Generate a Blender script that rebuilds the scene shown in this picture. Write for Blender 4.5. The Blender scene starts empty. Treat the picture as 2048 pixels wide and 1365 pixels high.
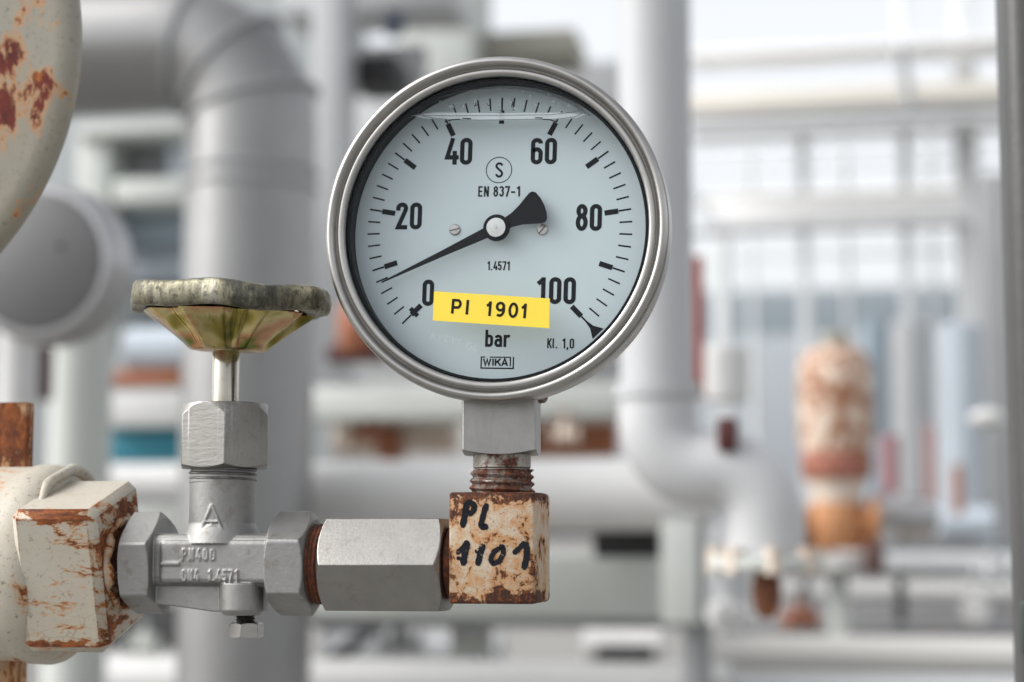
import bpy, bmesh, math, random
from mathutils import Vector, Matrix, Euler
R = math.radians
mm = 0.001
sc = bpy.context.scene
COL = sc.collection
random.seed(7)

# ------------------------------------------------------------------ camera
FPX = 3698.0                                   # focal length in pixels of a 2048 px wide frame (65 mm lens)
YAW, PITCH = R(10.4), R(6.1)
FWD = Vector((-math.sin(YAW)*math.cos(PITCH), math.cos(YAW)*math.cos(PITCH), math.sin(PITCH)))
RGT = FWD.cross(Vector((0, 0, 1))).normalized()
UPV = RGT.cross(FWD).normalized()
def ray(px, py): return FWD*FPX + RGT*(px-1024) + UPV*(682.5-py)
_r = ray(996, 456)
CAM = -_r*(0.548/FPX)                          # the gauge centre is the world origin
cd = bpy.data.cameras.new('camera'); cam = bpy.data.objects.new('camera', cd); COL.objects.link(cam)
cam.location = CAM; cam.rotation_mode = 'QUATERNION'
cam.rotation_quaternion = FWD.to_track_quat('-Z', 'Y')
cd.sensor_width = 36; cd.lens = 36*FPX/2048
cd.clip_start = 0.02; cd.clip_end = 3000
cd.dof.use_dof = True; cd.dof.focus_distance = 0.552; cd.dof.aperture_fstop = 8.0
sc.camera = cam
# ------------------------------------------------------------------ sky and sun (bright overcast)
SUN_EL, SUN_AZ = R(42), R(252)                 # azimuth measured clockwise from +Y
w = bpy.data.worlds.new('World'); sc.world = w; w.use_nodes = True
nt = w.node_tree; nt.nodes.clear()
sky = nt.nodes.new('ShaderNodeTexSky'); sky.sky_type = 'NISHITA'; sky.sun_disc = False
sky.sun_elevation = SUN_EL; sky.sun_rotation = SUN_AZ
sky.air_density = 1.0; sky.dust_density = 4.0; sky.ozone_density = 1.0
hs = nt.nodes.new('ShaderNodeHueSaturation'); hs.inputs['Saturation'].default_value = 0.16
bgn = nt.nodes.new('ShaderNodeBackground'); bgn.inputs['Strength'].default_value = 0.15
wo = nt.nodes.new('ShaderNodeOutputWorld')
nt.links.new(sky.outputs[0], hs.inputs['Color']); nt.links.new(hs.outputs[0], bgn.inputs[0]); nt.links.new(bgn.outputs[0], wo.inputs[0])
sd = Vector((math.sin(SUN_AZ)*math.cos(SUN_EL), math.cos(SUN_AZ)*math.cos(SUN_EL), math.sin(SUN_EL)))
sl = bpy.data.lights.new('sun', 'SUN'); sl.energy = 0.65; sl.angle = R(45); sl.color = (1, 0.97, 0.93)
so = bpy.data.objects.new('sun', sl); COL.objects.link(so); so.rotation_mode = 'QUATERNION'
so.rotation_quaternion = (-sd).to_track_quat('-Z', 'Y'); so.location = (-3, -3, 5)
sc.view_settings.view_transform = 'Standard'; sc.view_settings.look = 'None'
sc.view_settings.exposure = 1.0; sc.view_settings.gamma = 1.0; sc.view_settings.use_curve_mapping = False
sc.render.engine = 'CYCLES'
sc.cycles.use_denoising = True
sc.cycles.max_bounces = 10; sc.cycles.transparent_max_bounces = 16
sc.cycles.sample_clamp_indirect = 6

# ------------------------------------------------------------------ pixel <-> place
def pt(px, py, y):
    d = ray(px, py); t = (y - CAM.y)/d.y
    return CAM + d*t
def ppm(px, py, y):                            # metres per photo pixel there
    return (pt(px, py, y)-CAM).dot(FWD)/FPX

# ------------------------------------------------------------------ materials
class Mat:
    def __init__(s, name):
        s.m = bpy.data.materials.new(name); s.m.use_nodes = True
        s.t = s.m.node_tree; s.t.nodes.clear()
        s.o = s.t.nodes.new('ShaderNodeOutputMaterial')
        s._tc = None
    def n(s, ty, **kw):
        nd = s.t.nodes.new(ty)
        for k, v in kw.items(): setattr(nd, k, v)
        return nd
    def set(s, sock, v):
        if v is None: return
        if isinstance(v, bpy.types.NodeSocket): s.t.links.new(v, sock)
        else:
            if sock.type == 'RGBA' and len(v) == 3: v = (*v, 1)
            sock.default_value = v
    def tc(s, out='Object'):
        if s._tc is None: s._tc = s.n('ShaderNodeTexCoord')
        return s._tc.outputs[out]
    def mapping(s, scale=(1, 1, 1), rot=(0, 0, 0), loc=(0, 0, 0), out='Object'):
        m = s.n('ShaderNodeMapping'); s.set(m.inputs['Vector'], s.tc(out))
        m.inputs['Scale'].default_value = scale; m.inputs['Rotation'].default_value = rot; m.inputs['Location'].default_value = loc
        return m.outputs[0]
    def noise(s, scale, detail=6, rough=.55, vec=None, dist=0.0):
        nd = s.n('ShaderNodeTexNoise'); s.set(nd.inputs['Vector'], vec or s.tc())
        nd.inputs['Scale'].default_value = scale; nd.inputs['Detail'].default_value = detail
        nd.inputs['Roughness'].default_value = rough; nd.inputs['Distortion'].default_value = dist
        return nd.outputs['Fac']
    def voro(s, scale, vec=None, feature='F1'):
        nd = s.n('ShaderNodeTexVoronoi', feature=feature); s.set(nd.inputs['Vector'], vec or s.tc())
        nd.inputs['Scale'].default_value = scale
        return nd.outputs['Distance']
    def ramp(s, fac, stops):
        nd = s.n('ShaderNodeValToRGB'); s.set(nd.inputs[0], fac); e = nd.color_ramp.elements
        while len(e) < len(stops): e.new(0.5)
        for el, (p, c) in zip(e, stops):
            el.position = p; el.color = (c, c, c, 1) if isinstance(c, (int, float)) else (*c, 1)
        return nd.outputs[0]
    def math(s, op, a, b=None, clamp=False):
        nd = s.n('ShaderNodeMath', operation=op, use_clamp=clamp); s.set(nd.inputs[0], a)
        if b is not None: s.set(nd.inputs[1], b)
        return nd.outputs[0]
    def mix(s, fac, a, b, blend='MIX'):
        nd = s.n('ShaderNodeMix', data_type='RGBA', blend_type=blend)
        s.set(nd.inputs[0], fac); s.set(nd.inputs[6], a); s.set(nd.inputs[7], b)
        return nd.outputs[2]
    def bump(s, h, strength=.3, dist=.001, normal=None):
        nd = s.n('ShaderNodeBump'); s.set(nd.inputs['Height'], h)
        nd.inputs['Strength'].default_value = strength; nd.inputs['Distance'].default_value = dist
        if normal is not None: s.set(nd.inputs['Normal'], normal)
        return nd.outputs[0]
    def edge(s, radius):                       # 0 on flats, towards 1 at edges
        bv = s.n('ShaderNodeBevel'); bv.samples = 6; bv.inputs['Radius'].default_value = radius
        g = s.n('ShaderNodeNewGeometry')
        d = s.n('ShaderNodeVectorMath', operation='DOT_PRODUCT')
        s.set(d.inputs[0], bv.outputs[0]); s.set(d.inputs[1], g.outputs['Normal'])
        return s.math('SUBTRACT', 1.0, d.outputs['Value'], True)
    def axis(s, which, out='Object'):
        x = s.n('ShaderNodeSeparateXYZ'); s.set(x.inputs[0], s.tc(out)); return x.outputs[which]
    def bsdf(s, color, rough=.5, metal=0.0, normal=None, **kw):
        p = s.n('ShaderNodeBsdfPrincipled')
        s.set(p.inputs['Base Color'], color); s.set(p.inputs['Roughness'], rough); s.set(p.inputs['Metallic'], metal)
        if normal is not None: s.set(p.inputs['Normal'], normal)
        for k, v in kw.items(): s.set(p.inputs[k], v)
        s.t.links.new(p.outputs[0], s.o.inputs[0]); s.p = p
        return s.m

DARKR, BROWN, ORANGE, TAN = (.030, .013, .009), (.105, .032, .013), (.36, .115, .022), (.50, .30, .15)

def steel(name, col=(.56, .55, .53), rough=.34, brush=(400, 400, 400), grain=.25, stain=0.0, vary=.16, nick=0.0):
    b = Mat(name)
    n1 = b.noise(1, 3, .6, b.mapping(brush)); n2 = b.noise(110, 6, .6)
    n3 = b.noise(900, 3, .7)
    c = b.mix(n2, tuple(x*(1-vary) for x in col), tuple(min(1, x*(1+vary*.7)) for x in col))
    c = b.mix(b.ramp(n3, [(.62, 0.0), (.8, .5)]), c, tuple(x*.45 for x in col))
    if stain:
        st = b.ramp(b.noise(170, 8, .7), [(.56, 0.0), (.72, stain)])
        c = b.mix(st, c, (.12, .075, .045))
    if nick:
        e_ = b.math('MULTIPLY', b.ramp(b.edge(.0009), [(.02, 0.0), (.12, 1.0)]), b.ramp(b.noise(140, 5, .7), [(.56, 0.0), (.60, nick)]))
        c = b.mix(e_, c, (.03, .022, .016))
    ro = b.math('ADD', b.math('MULTIPLY', n1, .18), rough-.09)
    h = b.math('ADD', n1, b.math('MULTIPLY', n3, .6))
    return b.bsdf(c, ro, 1.0, b.bump(h, grain, .0001))

def rusty(name, paint=(.62, .56, .44), thr=.60, scale=120, edge_r=.0016, edge_amt=.75, speck=.0, stretch=(1, 1, 1), tint=None, soft=.10, extra=None,
          rcols=None, pits=0.0, crack=0.0):
    b = Mat(name)
    v = b.mapping(stretch)
    n1 = b.noise(scale, 10, .68, v, .5)
    n2 = b.noise(scale*3.1, 8, .72, v)
    n3 = b.noise(scale*.32, 4, .5)
    n4 = b.noise(scale*7, 5, .75)
    m = b.math('ADD', n1, b.math('MULTIPLY', b.math('SUBTRACT', n3, .5), .6))
    m = b.math('ADD', m, b.math('MULTIPLY', b.math('SUBTRACT', n2, .5), .35))
    if edge_amt:
        e = b.math('MULTIPLY', b.edge(edge_r), edge_amt*1.6)
        e = b.math('MULTIPLY', e, b.ramp(n2, [(.34, .25), (.56, 1.0)]))
        m = b.math('ADD', m, e)
    if extra: m = b.math('ADD', m, extra(b, n1, n2))
    pc = b.mix(n2, tuple(x*.84 for x in paint), tuple(min(.9, x*1.10) for x in paint))
    pc = b.mix(b.ramp(n3, [(.35, 0.0), (.75, .55)]), pc, tuple(x*y for x, y in zip(paint, (.86, .79, .66))))
    pc = b.mix(b.ramp(n4, [(.56, 0.0), (.72, .45)]), pc, tuple(x*y for x, y in zip(paint, (.55, .45, .33))))
    if tint: pc = b.mix(b.ramp(n1, [(.40, 0.0), (.60, .75)]), pc, tint)
    if crack:
        vo = b.n('ShaderNodeTexVoronoi', feature='DISTANCE_TO_EDGE'); b.set(vo.inputs['Vector'], b.mapping((1, 1, 2.6))); vo.inputs['Scale'].default_value = scale*1.1
        pc = b.mix(b.math('MULTIPLY', b.ramp(vo.outputs['Distance'], [(.0, 1.0), (.035, 0.0)]), b.ramp(n3, [(.5, 0.0), (.62, crack)])), pc, (.16, .08, .035))
    halo = b.ramp(m, [(thr-soft, 0.0), (thr, 1.0)])
    core = b.ramp(m, [(thr, 0.0), (thr+.035, 1.0)])
    rc = b.ramp(n2, rcols or [(.32, DARKR), (.44, BROWN), (.56, (.22, .066, .018)), (.68, ORANGE)])
    c = b.mix(b.math('MULTIPLY', halo, .8), pc, b.mix(n2, (.42, .155, .035), (.46, .25, .10)))
    c = b.mix(core, c, rc)
    if pits:
        pm = b.ramp(n4, [(.585, 0.0), (.65, pits)])
        c = b.mix(pm, c, (.035, .02, .016))
    ro = b.mix(core, (.48, .48, .48), (.85, .85, .85))
    hh = b.math('SUBTRACT', b.math('MULTIPLY', n2, .45), b.math('MULTIPLY', core, .7))
    return b.bsdf(c, ro, 0.0, b.bump(hh, .6, .0006), **{'Specular IOR Level': .35})

def band_mask(axis, centre, lo, hi, amt, other=None, front=False):
    """weathering along two opposite edges: by distance from the middle of the thing along one of its axes"""
    def f(b, n1, n2):
        d = b.n('ShaderNodeVectorMath', operation='SUBTRACT'); b.set(d.inputs[0], b.tc()); d.inputs[1].default_value = centre
        e = b.n('ShaderNodeVectorMath', operation='DOT_PRODUCT'); b.set(e.inputs[0], d.outputs[0]); e.inputs[1].default_value = axis
        a_ = b.math('ADD', b.math('ABSOLUTE', e.outputs['Value']), b.math('MULTIPLY', b.math('SUBTRACT', n2, .5), (hi-lo)*1.6))
        a_ = b.math('DIVIDE', b.math('SUBTRACT', a_, lo), hi-lo, True)
        a_ = b.math('MULTIPLY', a_, amt)
        if front:
            g_ = b.n('ShaderNodeNewGeometry'); x = b.n('ShaderNodeSeparateXYZ'); b.set(x.inputs[0], g_.outputs['True Normal'])
            a_ = b.math('MULTIPLY', a_, b.ramp(b.math('MULTIPLY', x.outputs[1], -1.0), [(.5, 0.0), (.8, 1.0)]))
        return b.math('ADD', a_, other(b, n1, n2)) if other else a_
    return f
def nrm_mask(which, lo, hi, amt):
    """more weathering on the sides that face one way, and nothing elsewhere"""
    def f(b, n1, n2):
        g_ = b.n('ShaderNodeNewGeometry'); x = b.n('ShaderNodeSeparateXYZ'); b.set(x.inputs[0], g_.outputs['True Normal'])
        return b.ramp(x.outputs[which], [(lo, 0.0), (hi, amt)])
    return f
def spot_mask(places, amt):
    """scars at given places (thing-local metres, radius)"""
    def f(b, n1, n2):
        tot = None
        for c, r_ in places:
            d = b.n('ShaderNodeVectorMath', operation='DISTANCE'); b.set(d.inputs[0], b.tc()); d.inputs[1].default_value = c
            q = b.ramp(d.outputs['Value'], [(r_*.25, amt), (r_, 0.0)])
            tot = q if tot is None else b.math('MAXIMUM', tot, q)
        return tot
    return f

def painted(name, col, rough=.5, dirt=.25, scale=6, rust=0.0, metal=0.0, k=.76):
    b = Mat(name); col = tuple(x*k for x in col)
    n1 = b.noise(scale, 6, .6); n2 = b.noise(scale*5, 5, .65)
    c = b.mix(n1, tuple(x*(1-dirt) for x in col), tuple(min(.95, x*(1+dirt*.4)) for x in col))
    c = b.mix(b.ramp(n2, [(.5, 0.0), (.8, dirt)]), c, tuple(x*y for x, y in zip(col, (.55, .5, .42))))
    if rust:
        rm = b.ramp(b.noise(scale*1.7, 8, .7), [(.62-rust*.3, 0.0), (.72-rust*.3, 1.0)])
        c = b.mix(rm, c, b.mix(n2, (.10, .03, .015), (.42, .16, .05)))
    return b.bsdf(c, rough, metal, b.bump(n2, .15, .002))

def plain(name, col, rough=.5, metal=0.0, var=.06, scale=300, bump=.08, spec=.5):
    b = Mat(name)
    n = b.noise(scale, 4, .6)
    c = b.mix(n, tuple(x*(1-var) for x in col), tuple(min(1, x*(1+var)) for x in col))
    return b.bsdf(c, rough, metal, b.bump(n, bump, .0001), **{'Specular IOR Level': spec})

# ------------------------------------------------------------------ geometry
ORIGIN = {}
class MB:
    def __init__(s): s.bm = bmesh.new()
    def face(s, vs):
        try: return s.bm.faces.new(vs)
        except ValueError: return None
    def box(s, c, size, rot=None, bev=0, seg=2):
        mat = Matrix.Translation(Vector(c)) @ (rot.to_4x4() if rot is not None else Matrix.Identity(4))
        g = bmesh.ops.create_cube(s.bm, size=1.0, matrix=Matrix.Identity(4))
        vs = g['verts']
        for v in vs: v.co = Vector((v.co.x*size[0], v.co.y*size[1], v.co.z*size[2]))
        if bev:
            es = list({e for v in vs for e in v.link_edges})
            r = bmesh.ops.bevel(s.bm, geom=es, offset=bev, segments=seg, profile=.5, affect='EDGES')
            vs = list({v for v in r['verts']} | {v for v in vs if v.is_valid})
        for v in vs: v.co = mat @ v.co
        return s
    def rings(s, rings, cap0=True, cap1=True, closed_ring=True):
        prev = None; first = None
        for ring in rings:
            vs = [s.bm.verts.new(p) for p in ring]
            if prev is not None:
                n = len(vs)
                for i in range(n if closed_ring else n-1):
                    j = (i+1) % n
                    s.face((prev[i], prev[j], vs[j], vs[i]))
            else: first = vs
            prev = vs
        if cap0: s.face(list(reversed(first)))
        if cap1: s.face(prev)
        return s
    def lathe(s, prof, origin, axis, seg=64, rmod=None, cap0=False, cap1=False):
        a = Vector(axis).normalized()
        u = a.orthogonal().normalized() if abs(a.z) < .9 else Vector((1, 0, 0))
        if abs(a.y) > .9: u = Vector((1, 0, 0))
        v = a.cross(u).normalized(); u = v.cross(a).normalized()
        o = Vector(origin); rr = []
        for r, h in prof:
            ring = []
            for i in range(seg):
                t = 2*math.pi*i/seg
                q = max(r*(rmod(t, r, h) if rmod else 1), 1e-7)
                ring.append(o + a*h + (u*math.cos(t)+v*math.sin(t))*q)
            rr.append(ring)
        return s.rings(rr, cap0, cap1)
    def cyl(s, p0, p1, r, seg=32, bev=0, r1=None):
        p0, p1 = Vector(p0), Vector(p1); L = (p1-p0).length; r1 = r if r1 is None else r1
        if bev: prof = [(r-bev, 0), (r, bev), (r1, L-bev), (r1-bev, L)]
        else: prof = [(r, 0), (r1, L)]
        return s.lathe(prof, p0, p1-p0, seg, None, True, True)
    def tube(s, pts, r, seg=24, caps=True, radii=None):
        pts = [Vector(p) for p in pts]; n = len(pts); rr = []
        t0 = (pts[1]-pts[0]).normalized(); up = t0.orthogonal().normalized()
        for i in range(n):
            if i == 0: t = (pts[1]-pts[0]).normalized()
            elif i == n-1: t = (pts[-1]-pts[-2]).normalized()
            else: t = ((pts[i]-pts[i-1]).normalized()+(pts[i+1]-pts[i]).normalized()).normalized()
            up = (up - t*up.dot(t)).normalized(); sd_ = t.cross(up)
            q = radii[i] if radii else r
            rr.append([pts[i]+(up*math.cos(2*math.pi*k/seg)+sd_*math.sin(2*math.pi*k/seg))*q for k in range(seg)])
        return s.rings(rr, caps, caps)
    def hexnut(s, origin, axis, af, h, rot=0.0, rc=.96, ch0=True, ch1=True, bore=0, n=6, seg=240, corner=.0, up=None, tan=.5, tan0=None):
        """prism with n sides and chamfered ends; rot turns the corners about the axis"""
        a = Vector(axis).normalized()
        u = Vector(up) if up is not None else (Vector((0, 0, 1)) if abs(a.z) < .5 else Vector((0, -1, 0)))
        v = a.cross(u).normalized(); u = v.cross(a).normalized(); o = Vector(origin)
        ap = af/2; Rc = ap/math.cos(math.pi/n); rmax = Rc*(1-corner)
        rc_ = ap*rc if rc < 1 else ap*rc
        A, B, C, D = [], [], [], []
        for i in range(seg):
            t = 2*math.pi*i/seg
            q = (t - rot) % (2*math.pi/n) - math.pi/n
            r = min(ap/math.cos(q), rmax)
            d = (u*math.cos(t)+v*math.sin(t))
            z0 = max(0, (r-rc_)*(tan if tan0 is None else tan0)) if ch0 else 0
            z1 = h - (max(0, (r-rc_)*tan) if ch1 else 0)
            A.append(o+d*min(rc_, r)); B.append(o+d*r+a*z0); C.append(o+d*r+a*z1); D.append(o+d*min(rc_, r)+a*h)
        return s.rings([A, B, C, D], True, True)
    def prism(s, outline, o, ux, uy, depth):
        """outline in (a,b) along ux,uy, extruded along depth vector"""
        o, ux, uy, depth = Vector(o), Vector(ux), Vector(uy), Vector(depth)
        f = [o+ux*a+uy*b for a, b in outline]
        return s.rings([f, [p+depth for p in f]])
    def sphere(s, c, r, scale=(1, 1, 1), seg=16):
        g = bmesh.ops.create_uvsphere(s.bm, u_segments=seg, v_segments=seg//2, radius=1)
        for v in g['verts']: v.co = Vector(c)+Vector((v.co.x*r*scale[0], v.co.y*r*scale[1], v.co.z*r*scale[2]))
        return s
    def stroke(s, pts, wd, o, ux, uy, nrm, lift, wmul=None, closed=False):
        """flat ribbon of width wd along a 2D polyline"""
        P = [Vector((p[0], p[1])) for p in pts]; n = len(P); rows = []
        for i in range(n):
            if closed: a, c = P[(i-1) % n], P[(i+1) % n]
            else: a, c = P[max(i-1, 0)], P[min(i+1, n-1)]
            d1 = (P[i]-a); d2 = (c-P[i])
            if d1.length < 1e-9: d1 = d2
            if d2.length < 1e-9: d2 = d1
            d1.normalize(); d2.normalize(); t = (d1+d2)
            if t.length < 1e-6: t = d1
            t.normalize(); nn = Vector((-t.y, t.x)); k = max(.45, nn.dot(Vector((-d1.y, d1.x))))
            hw = wd/2/k*(wmul[i] if wmul else 1)
            rows.append((P[i]+nn*hw, P[i]-nn*hw))
        def w3(q): return Vector(o)+Vector(ux)*q.x+Vector(uy)*q.y+Vector(nrm)*lift
        V = [(s.bm.verts.new(w3(a)), s.bm.verts.new(w3(b))) for a, b in rows]
        for i in range(n if closed else n-1):
            j = (i+1) % n; s.face((V[i][0], V[i][1], V[j][1], V[j][0]))
        return s
    def add_mesh(s, me, mat):
        v0 = len(s.bm.verts); s.bm.from_mesh(me); s.bm.verts.ensure_lookup_table()
        for v in s.bm.verts[v0:]: v.co = mat @ v.co
        return s
    def xform(s, m):
        for v in s.bm.verts: v.co = m @ v.co
        return s
    def build(s, name, mat, parent=None, smooth=35, bevel=0, seg=2, flip=True):
        if flip: bmesh.ops.recalc_face_normals(s.bm, faces=s.bm.faces[:])
        me = bpy.data.meshes.new(name)
        off = Vector((0, 0, 0)); root = None
        if parent is not None: off = ORIGIN[parent.name]
        elif s.bm.verts:
            xs = [v.co for v in s.bm.verts]
            off = Vector((sum(p.x for p in xs)/len(xs), sum(p.y for p in xs)/len(xs), min(p.z for p in xs)))
        for v in s.bm.verts: v.co -= off
        s.bm.to_mesh(me); s.bm.free()
        me.materials.append(mat)
        if smooth:
            me.polygons.foreach_set('use_smooth', [True]*len(me.polygons))
            me.set_sharp_from_angle(angle=R(smooth))
        o = bpy.data.objects.new(name, me); COL.objects.link(o)
        ORIGIN[o.name] = off
        if parent is not None: o.parent = parent
        else: o.location = off
        if bevel:
            m = o.modifiers.new('edge', 'BEVEL'); m.width = bevel; m.segments = seg; m.limit_method = 'ANGLE'; m.angle_limit = R(35)
            m.harden_normals = False
        return o

def tag(o, label=None, cat=None, group=None, kind=None):
    if label: o['label'] = label
    if cat: o['category'] = cat
    if group: o['group'] = group
    if kind: o['kind'] = kind
    return o
def thing(name, loc, label, cat, group=None):
    o = bpy.data.objects.new(name, None); COL.objects.link(o); o.location = loc; o.empty_display_size = .01
    ORIGIN[o.name] = Vector(loc)
    return tag(o, label, cat, group)

X, Y, Z = Vector((1, 0, 0)), Vector((0, 1, 0)), Vector((0, 0, 1))
def arc(cx, cy, rx, ry, a0, a1, n=14):
    return [(cx+rx*math.cos(R(a0+(a1-a0)*i/n)), cy+ry*math.sin(R(a0+(a1-a0)*i/n))) for i in range(n+1)]

# ---- condensed technical lettering, each glyph a set of strokes in a box of height 1
cx_, rx_ = .21, .135
GL = {
 '0': [('c', arc(cx_, .79, rx_, .135, 180, 0)+arc(cx_, .21, rx_, .135, 0, -180))],
 '1': [('o', [(.235, 1), (.235, 0)]), ('o', [(.05, .75), (.235, .93)])],
 '2': [('o', [(.075, .70)]+arc(cx_, .79, rx_, .135, 180, -15)+[(.31, .66), (.085, .075), (.41, .075)])],
 '3': [('o', arc(cx_, .75, rx_, .175, 165, -90)), ('o', arc(cx_, .325, rx_, .25, 90, -165))],
 '4': [('o', [(.25, 1), (.065, .275), (.46, .275)]), ('o', [(.32, .52), (.32, 0)])],
 '5': [('o', [(.40, .925), (.09, .925), (.075, .50)]), ('o', arc(cx_, .33, rx_, .255, 150, -165))],
 '6': [('o', arc(cx_, .79, rx_, .135, 0, 180)+arc(cx_, .21, rx_, .135, 180, 360)+arc(cx_, .42, rx_, .15, 0, 165))],
 '7': [('o', [(0, .925), (.36, .925), (.16, 0)])],
 '8': [('c', arc(cx_, .745, .12, .18, 0, 345, 24)), ('c', arc(cx_, .31, rx_, .235, 0, 345, 24))],
 '9': [('o', arc(cx_, .21, rx_, .135, 180, 360)+arc(cx_, .79, rx_, .135, 0, 180)+arc(cx_, .58, rx_, .15, 180, 345))],
 'S': [('o', arc(cx_, .755, rx_, .17, 8, 235)+arc(cx_, .265, rx_, .19, 55, -172))],
 'E': [('o', [(.38, .925), (.075, .925), (.075, .075), (.38, .075)]), ('o', [(.075, .51), (.34, .51)])],
 'N': [('o', [(.075, 0), (.075, 1)]), ('o', [(.09, .95), (.345, .05)]), ('o', [(.36, 0), (.36, 1)])],
 '-': [('o', [(.04, .43), (.38, .43)])],
 '.': [('o', [(.075, 0), (.075, .15)])],
 ',': [('o', [(.11, .14), (.05, -.14)])],
 'b': [('o', [(.075, 0), (.075, 1)]), ('c', arc(cx_, .50, rx_, .135, 180, 0)+arc(cx_, .21, rx_, .135, 0, -180))],
 'a': [('o', [(.345, 0), (.345, .5)]+arc(cx_, .50, rx_, .135, 0, 165)), ('o', [(.345, .40), (.21, .40)]+arc(.20, .24, .125, .165, 90, 270)+[(.345, .09)])],
 'r': [('o', [(.075, 0), (.075, .71)]), ('o', arc(.25, .46, .175, .18, 180, 62))],
 'K': [('o', [(.075, 0), (.075, 1)]), ('o', [(.38, 1), (.09, .40)]), ('o', [(.17, .57), (.40, 0)])],
 'l': [('o', [(.075, 1), (.075, .20)]+arc(.16, .17, .085, .10, 180, 270))],
 ' ': [],
}
WID = {'1': .36, '.': .19, ',': .2, 'l': .24, ' ': .24, 'r': .33, '-': .42}
def stroke_text(mb, txt, o, ux, uy, nrm, h, t=.15, gap=.075, width=None, center=False, lift0=0):
    adv = [WID.get(c, .42) for c in txt]; total = sum(adv)+gap*(len(txt)-1)
    sx = (width/h/total) if width else 1.0
    x = -total*sx/2 if center else 0; k = 0
    for c, a in zip(txt, adv):
        for kind, pts in GL[c]:
            mb.stroke([((x+p[0]*sx)*h, p[1]*h) for p in pts], t*h, o, ux, uy, nrm, lift0+k*4e-6, closed=(kind == 'c')); k += 1
        x += (a+gap)*sx
    return mb
_dg = None
def font_mesh(txt, size, extrude=0, bold=0, spacing=1.0, align='LEFT'):
    cu = bpy.data.curves.new('lettering', 'FONT'); cu.body = txt; cu.size = size; cu.extrude = extrude
    cu.offset = bold; cu.space_character = spacing; cu.align_x = align; cu.resolution_u = 6
    ob = bpy.data.objects.new('lettering', cu); COL.objects.link(ob)
    dg = bpy.context.evaluated_depsgraph_get(); dg.update()
    me = bpy.data.meshes.new_from_object(ob.evaluated_get(dg))
    bpy.data.objects.remove(ob); bpy.data.curves.remove(cu)
    return me
def face_mat(o, ux, uy):                       # text plane -> world
    ux, uy = Vector(ux).normalized(), Vector(uy).normalized(); n = ux.cross(uy)
    m = Matrix((ux, uy, n)).transposed().to_4x4(); m.translation = Vector(o); return m

# ------------------------------------------------------------------ palette
M_bezel = steel('brushed_bezel_steel', (.40, .39, .375), .30, (60, 60, 60), .12, .25)
M_case = steel('case_steel', (.36, .34, .315), .22, (50, 900, 50), .10, .25)
M_cast = steel('blasted_cast_steel', (.30, .297, .29), .58, (500, 500, 500), .85, .55, .24, .5)
M_nut = steel('machined_steel', (.29, .283, .268), .40, (160, 900, 900), .75, .35, .22, .9)
M_conn = steel('ground_steel', (.345, .34, .33), .42, (900, 900, 90), .6, .15, .26, .5)
M_shaft = steel('polished_spindle', (.40, .375, .32), .18, (50, 50, 900), .10, .25)
M_bolt = steel('bright_bolt_steel', (.42, .415, .40), .30, (200, 200, 200), .2, .2)

# rust coated metal of threads
def rust_metal(name, lo=.42, hi=.62, sc_=160):
    b = Mat(name); n = b.noise(sc_, 8, .7); n2 = b.noise(600, 6, .7)
    m = b.ramp(n, [(lo, 0.0), (hi, 1.0)])
    rc = b.ramp(n2, [(.3, DARKR), (.5, (.085, .024, .010)), (.72, (.24, .065, .015))])
    c = b.mix(m, rc, (.34, .32, .29))
    p = b.bsdf(c, b.mix(m, (.8, .8, .8), (.4, .4, .4)), m, b.bump(n2, .4, .0003))
    return p
M_rthread = rust_metal('rusty_thread', .49, .60)
M_rneck = rust_metal('half_rusty_neck', .40, .49)
M_rring = rust_metal('rusty_ring', .72, .9)
M_weld = rusty('cream_painted_pipe', (.43, .395, .33), .585, 75, .003, .6, .07, soft=.07, pits=.5)
M_rbar = rusty('heavily_rusted_bar', (.40, .33, .24), .50, 70, .003, .6, .05, (1, 1, .5), pits=.3)

# ------------------------------------------------------------------ GROUND
GZ = -1.35
g = MB(); g.box((0, 600, GZ-.05), (2400, 2400, .1))
b = Mat('pale_concrete'); n1 = b.noise(.8, 8, .6); n2 = b.noise(25, 5, .7)
c = b.mix(n1, (.17, .165, .155), (.25, .243, .23)); c = b.mix(b.ramp(n2, [(.45, 0.0), (.75, .35)]), c, (.2, .195, .185))
tag(g.build('ground', b.bsdf(c, .85, 0, b.bump(n2, .3, .01)), smooth=0), kind='structure')

# ================================================================== PRESSURE GAUGE
YD = 10.5*mm                                    # dial plane (apparent depth behind the window)
gauge = thing('pressure_gauge', pt(1000, 905, 18*mm),
              'round stainless steel pressure gauge with pale blue dial reading low and yellow sticker', 'gauge')
C0 = pt(989, 456, 0); GS = 1.024
def lathe_y(mb, prof, c=C0, seg=160): return mb.lathe([(r*GS*mm, y*mm) for r, y in prof], c, Y, seg)
bez = [(48.6, 14), (49.6, 13.4), (50.2, 12.4), (50.55, 10), (50.65, 6), (50.75, 3), (50.72, 1.0), (50.5, -.4), (50.05, -1.4), (49.45, -2.05), (48.8, -2.2),
       (48.25, -1.85), (47.85, -1.15), (47.5, -.3), (47.2, .1), (47.0, .05), (46.85, -.4), (46.72, -.8), (46.5, -1.0), (46.1, -1.08), (45.5, -1.02), (45.15, -.85), (44.9, -.45), (44.75, .5), (44.7, 3.2)]
lathe_y(MB(), bez).build('bezel', M_bezel, gauge, smooth=60)
cas = [(48.3, 12.5), (48.3, 14.5), (48.9, 15.0), (48.9, 15.8), (48.2, 16.3), (48.2, 27), (47.4, 30), (45, 32), (38, 33), (0, 33.2)]
lathe_y(MB(), cas).build('case', M_case, gauge, smooth=50)
M_blackr = plain('black_seal_rubber', (.006, .007, .009), .5, spec=.1)
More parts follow.
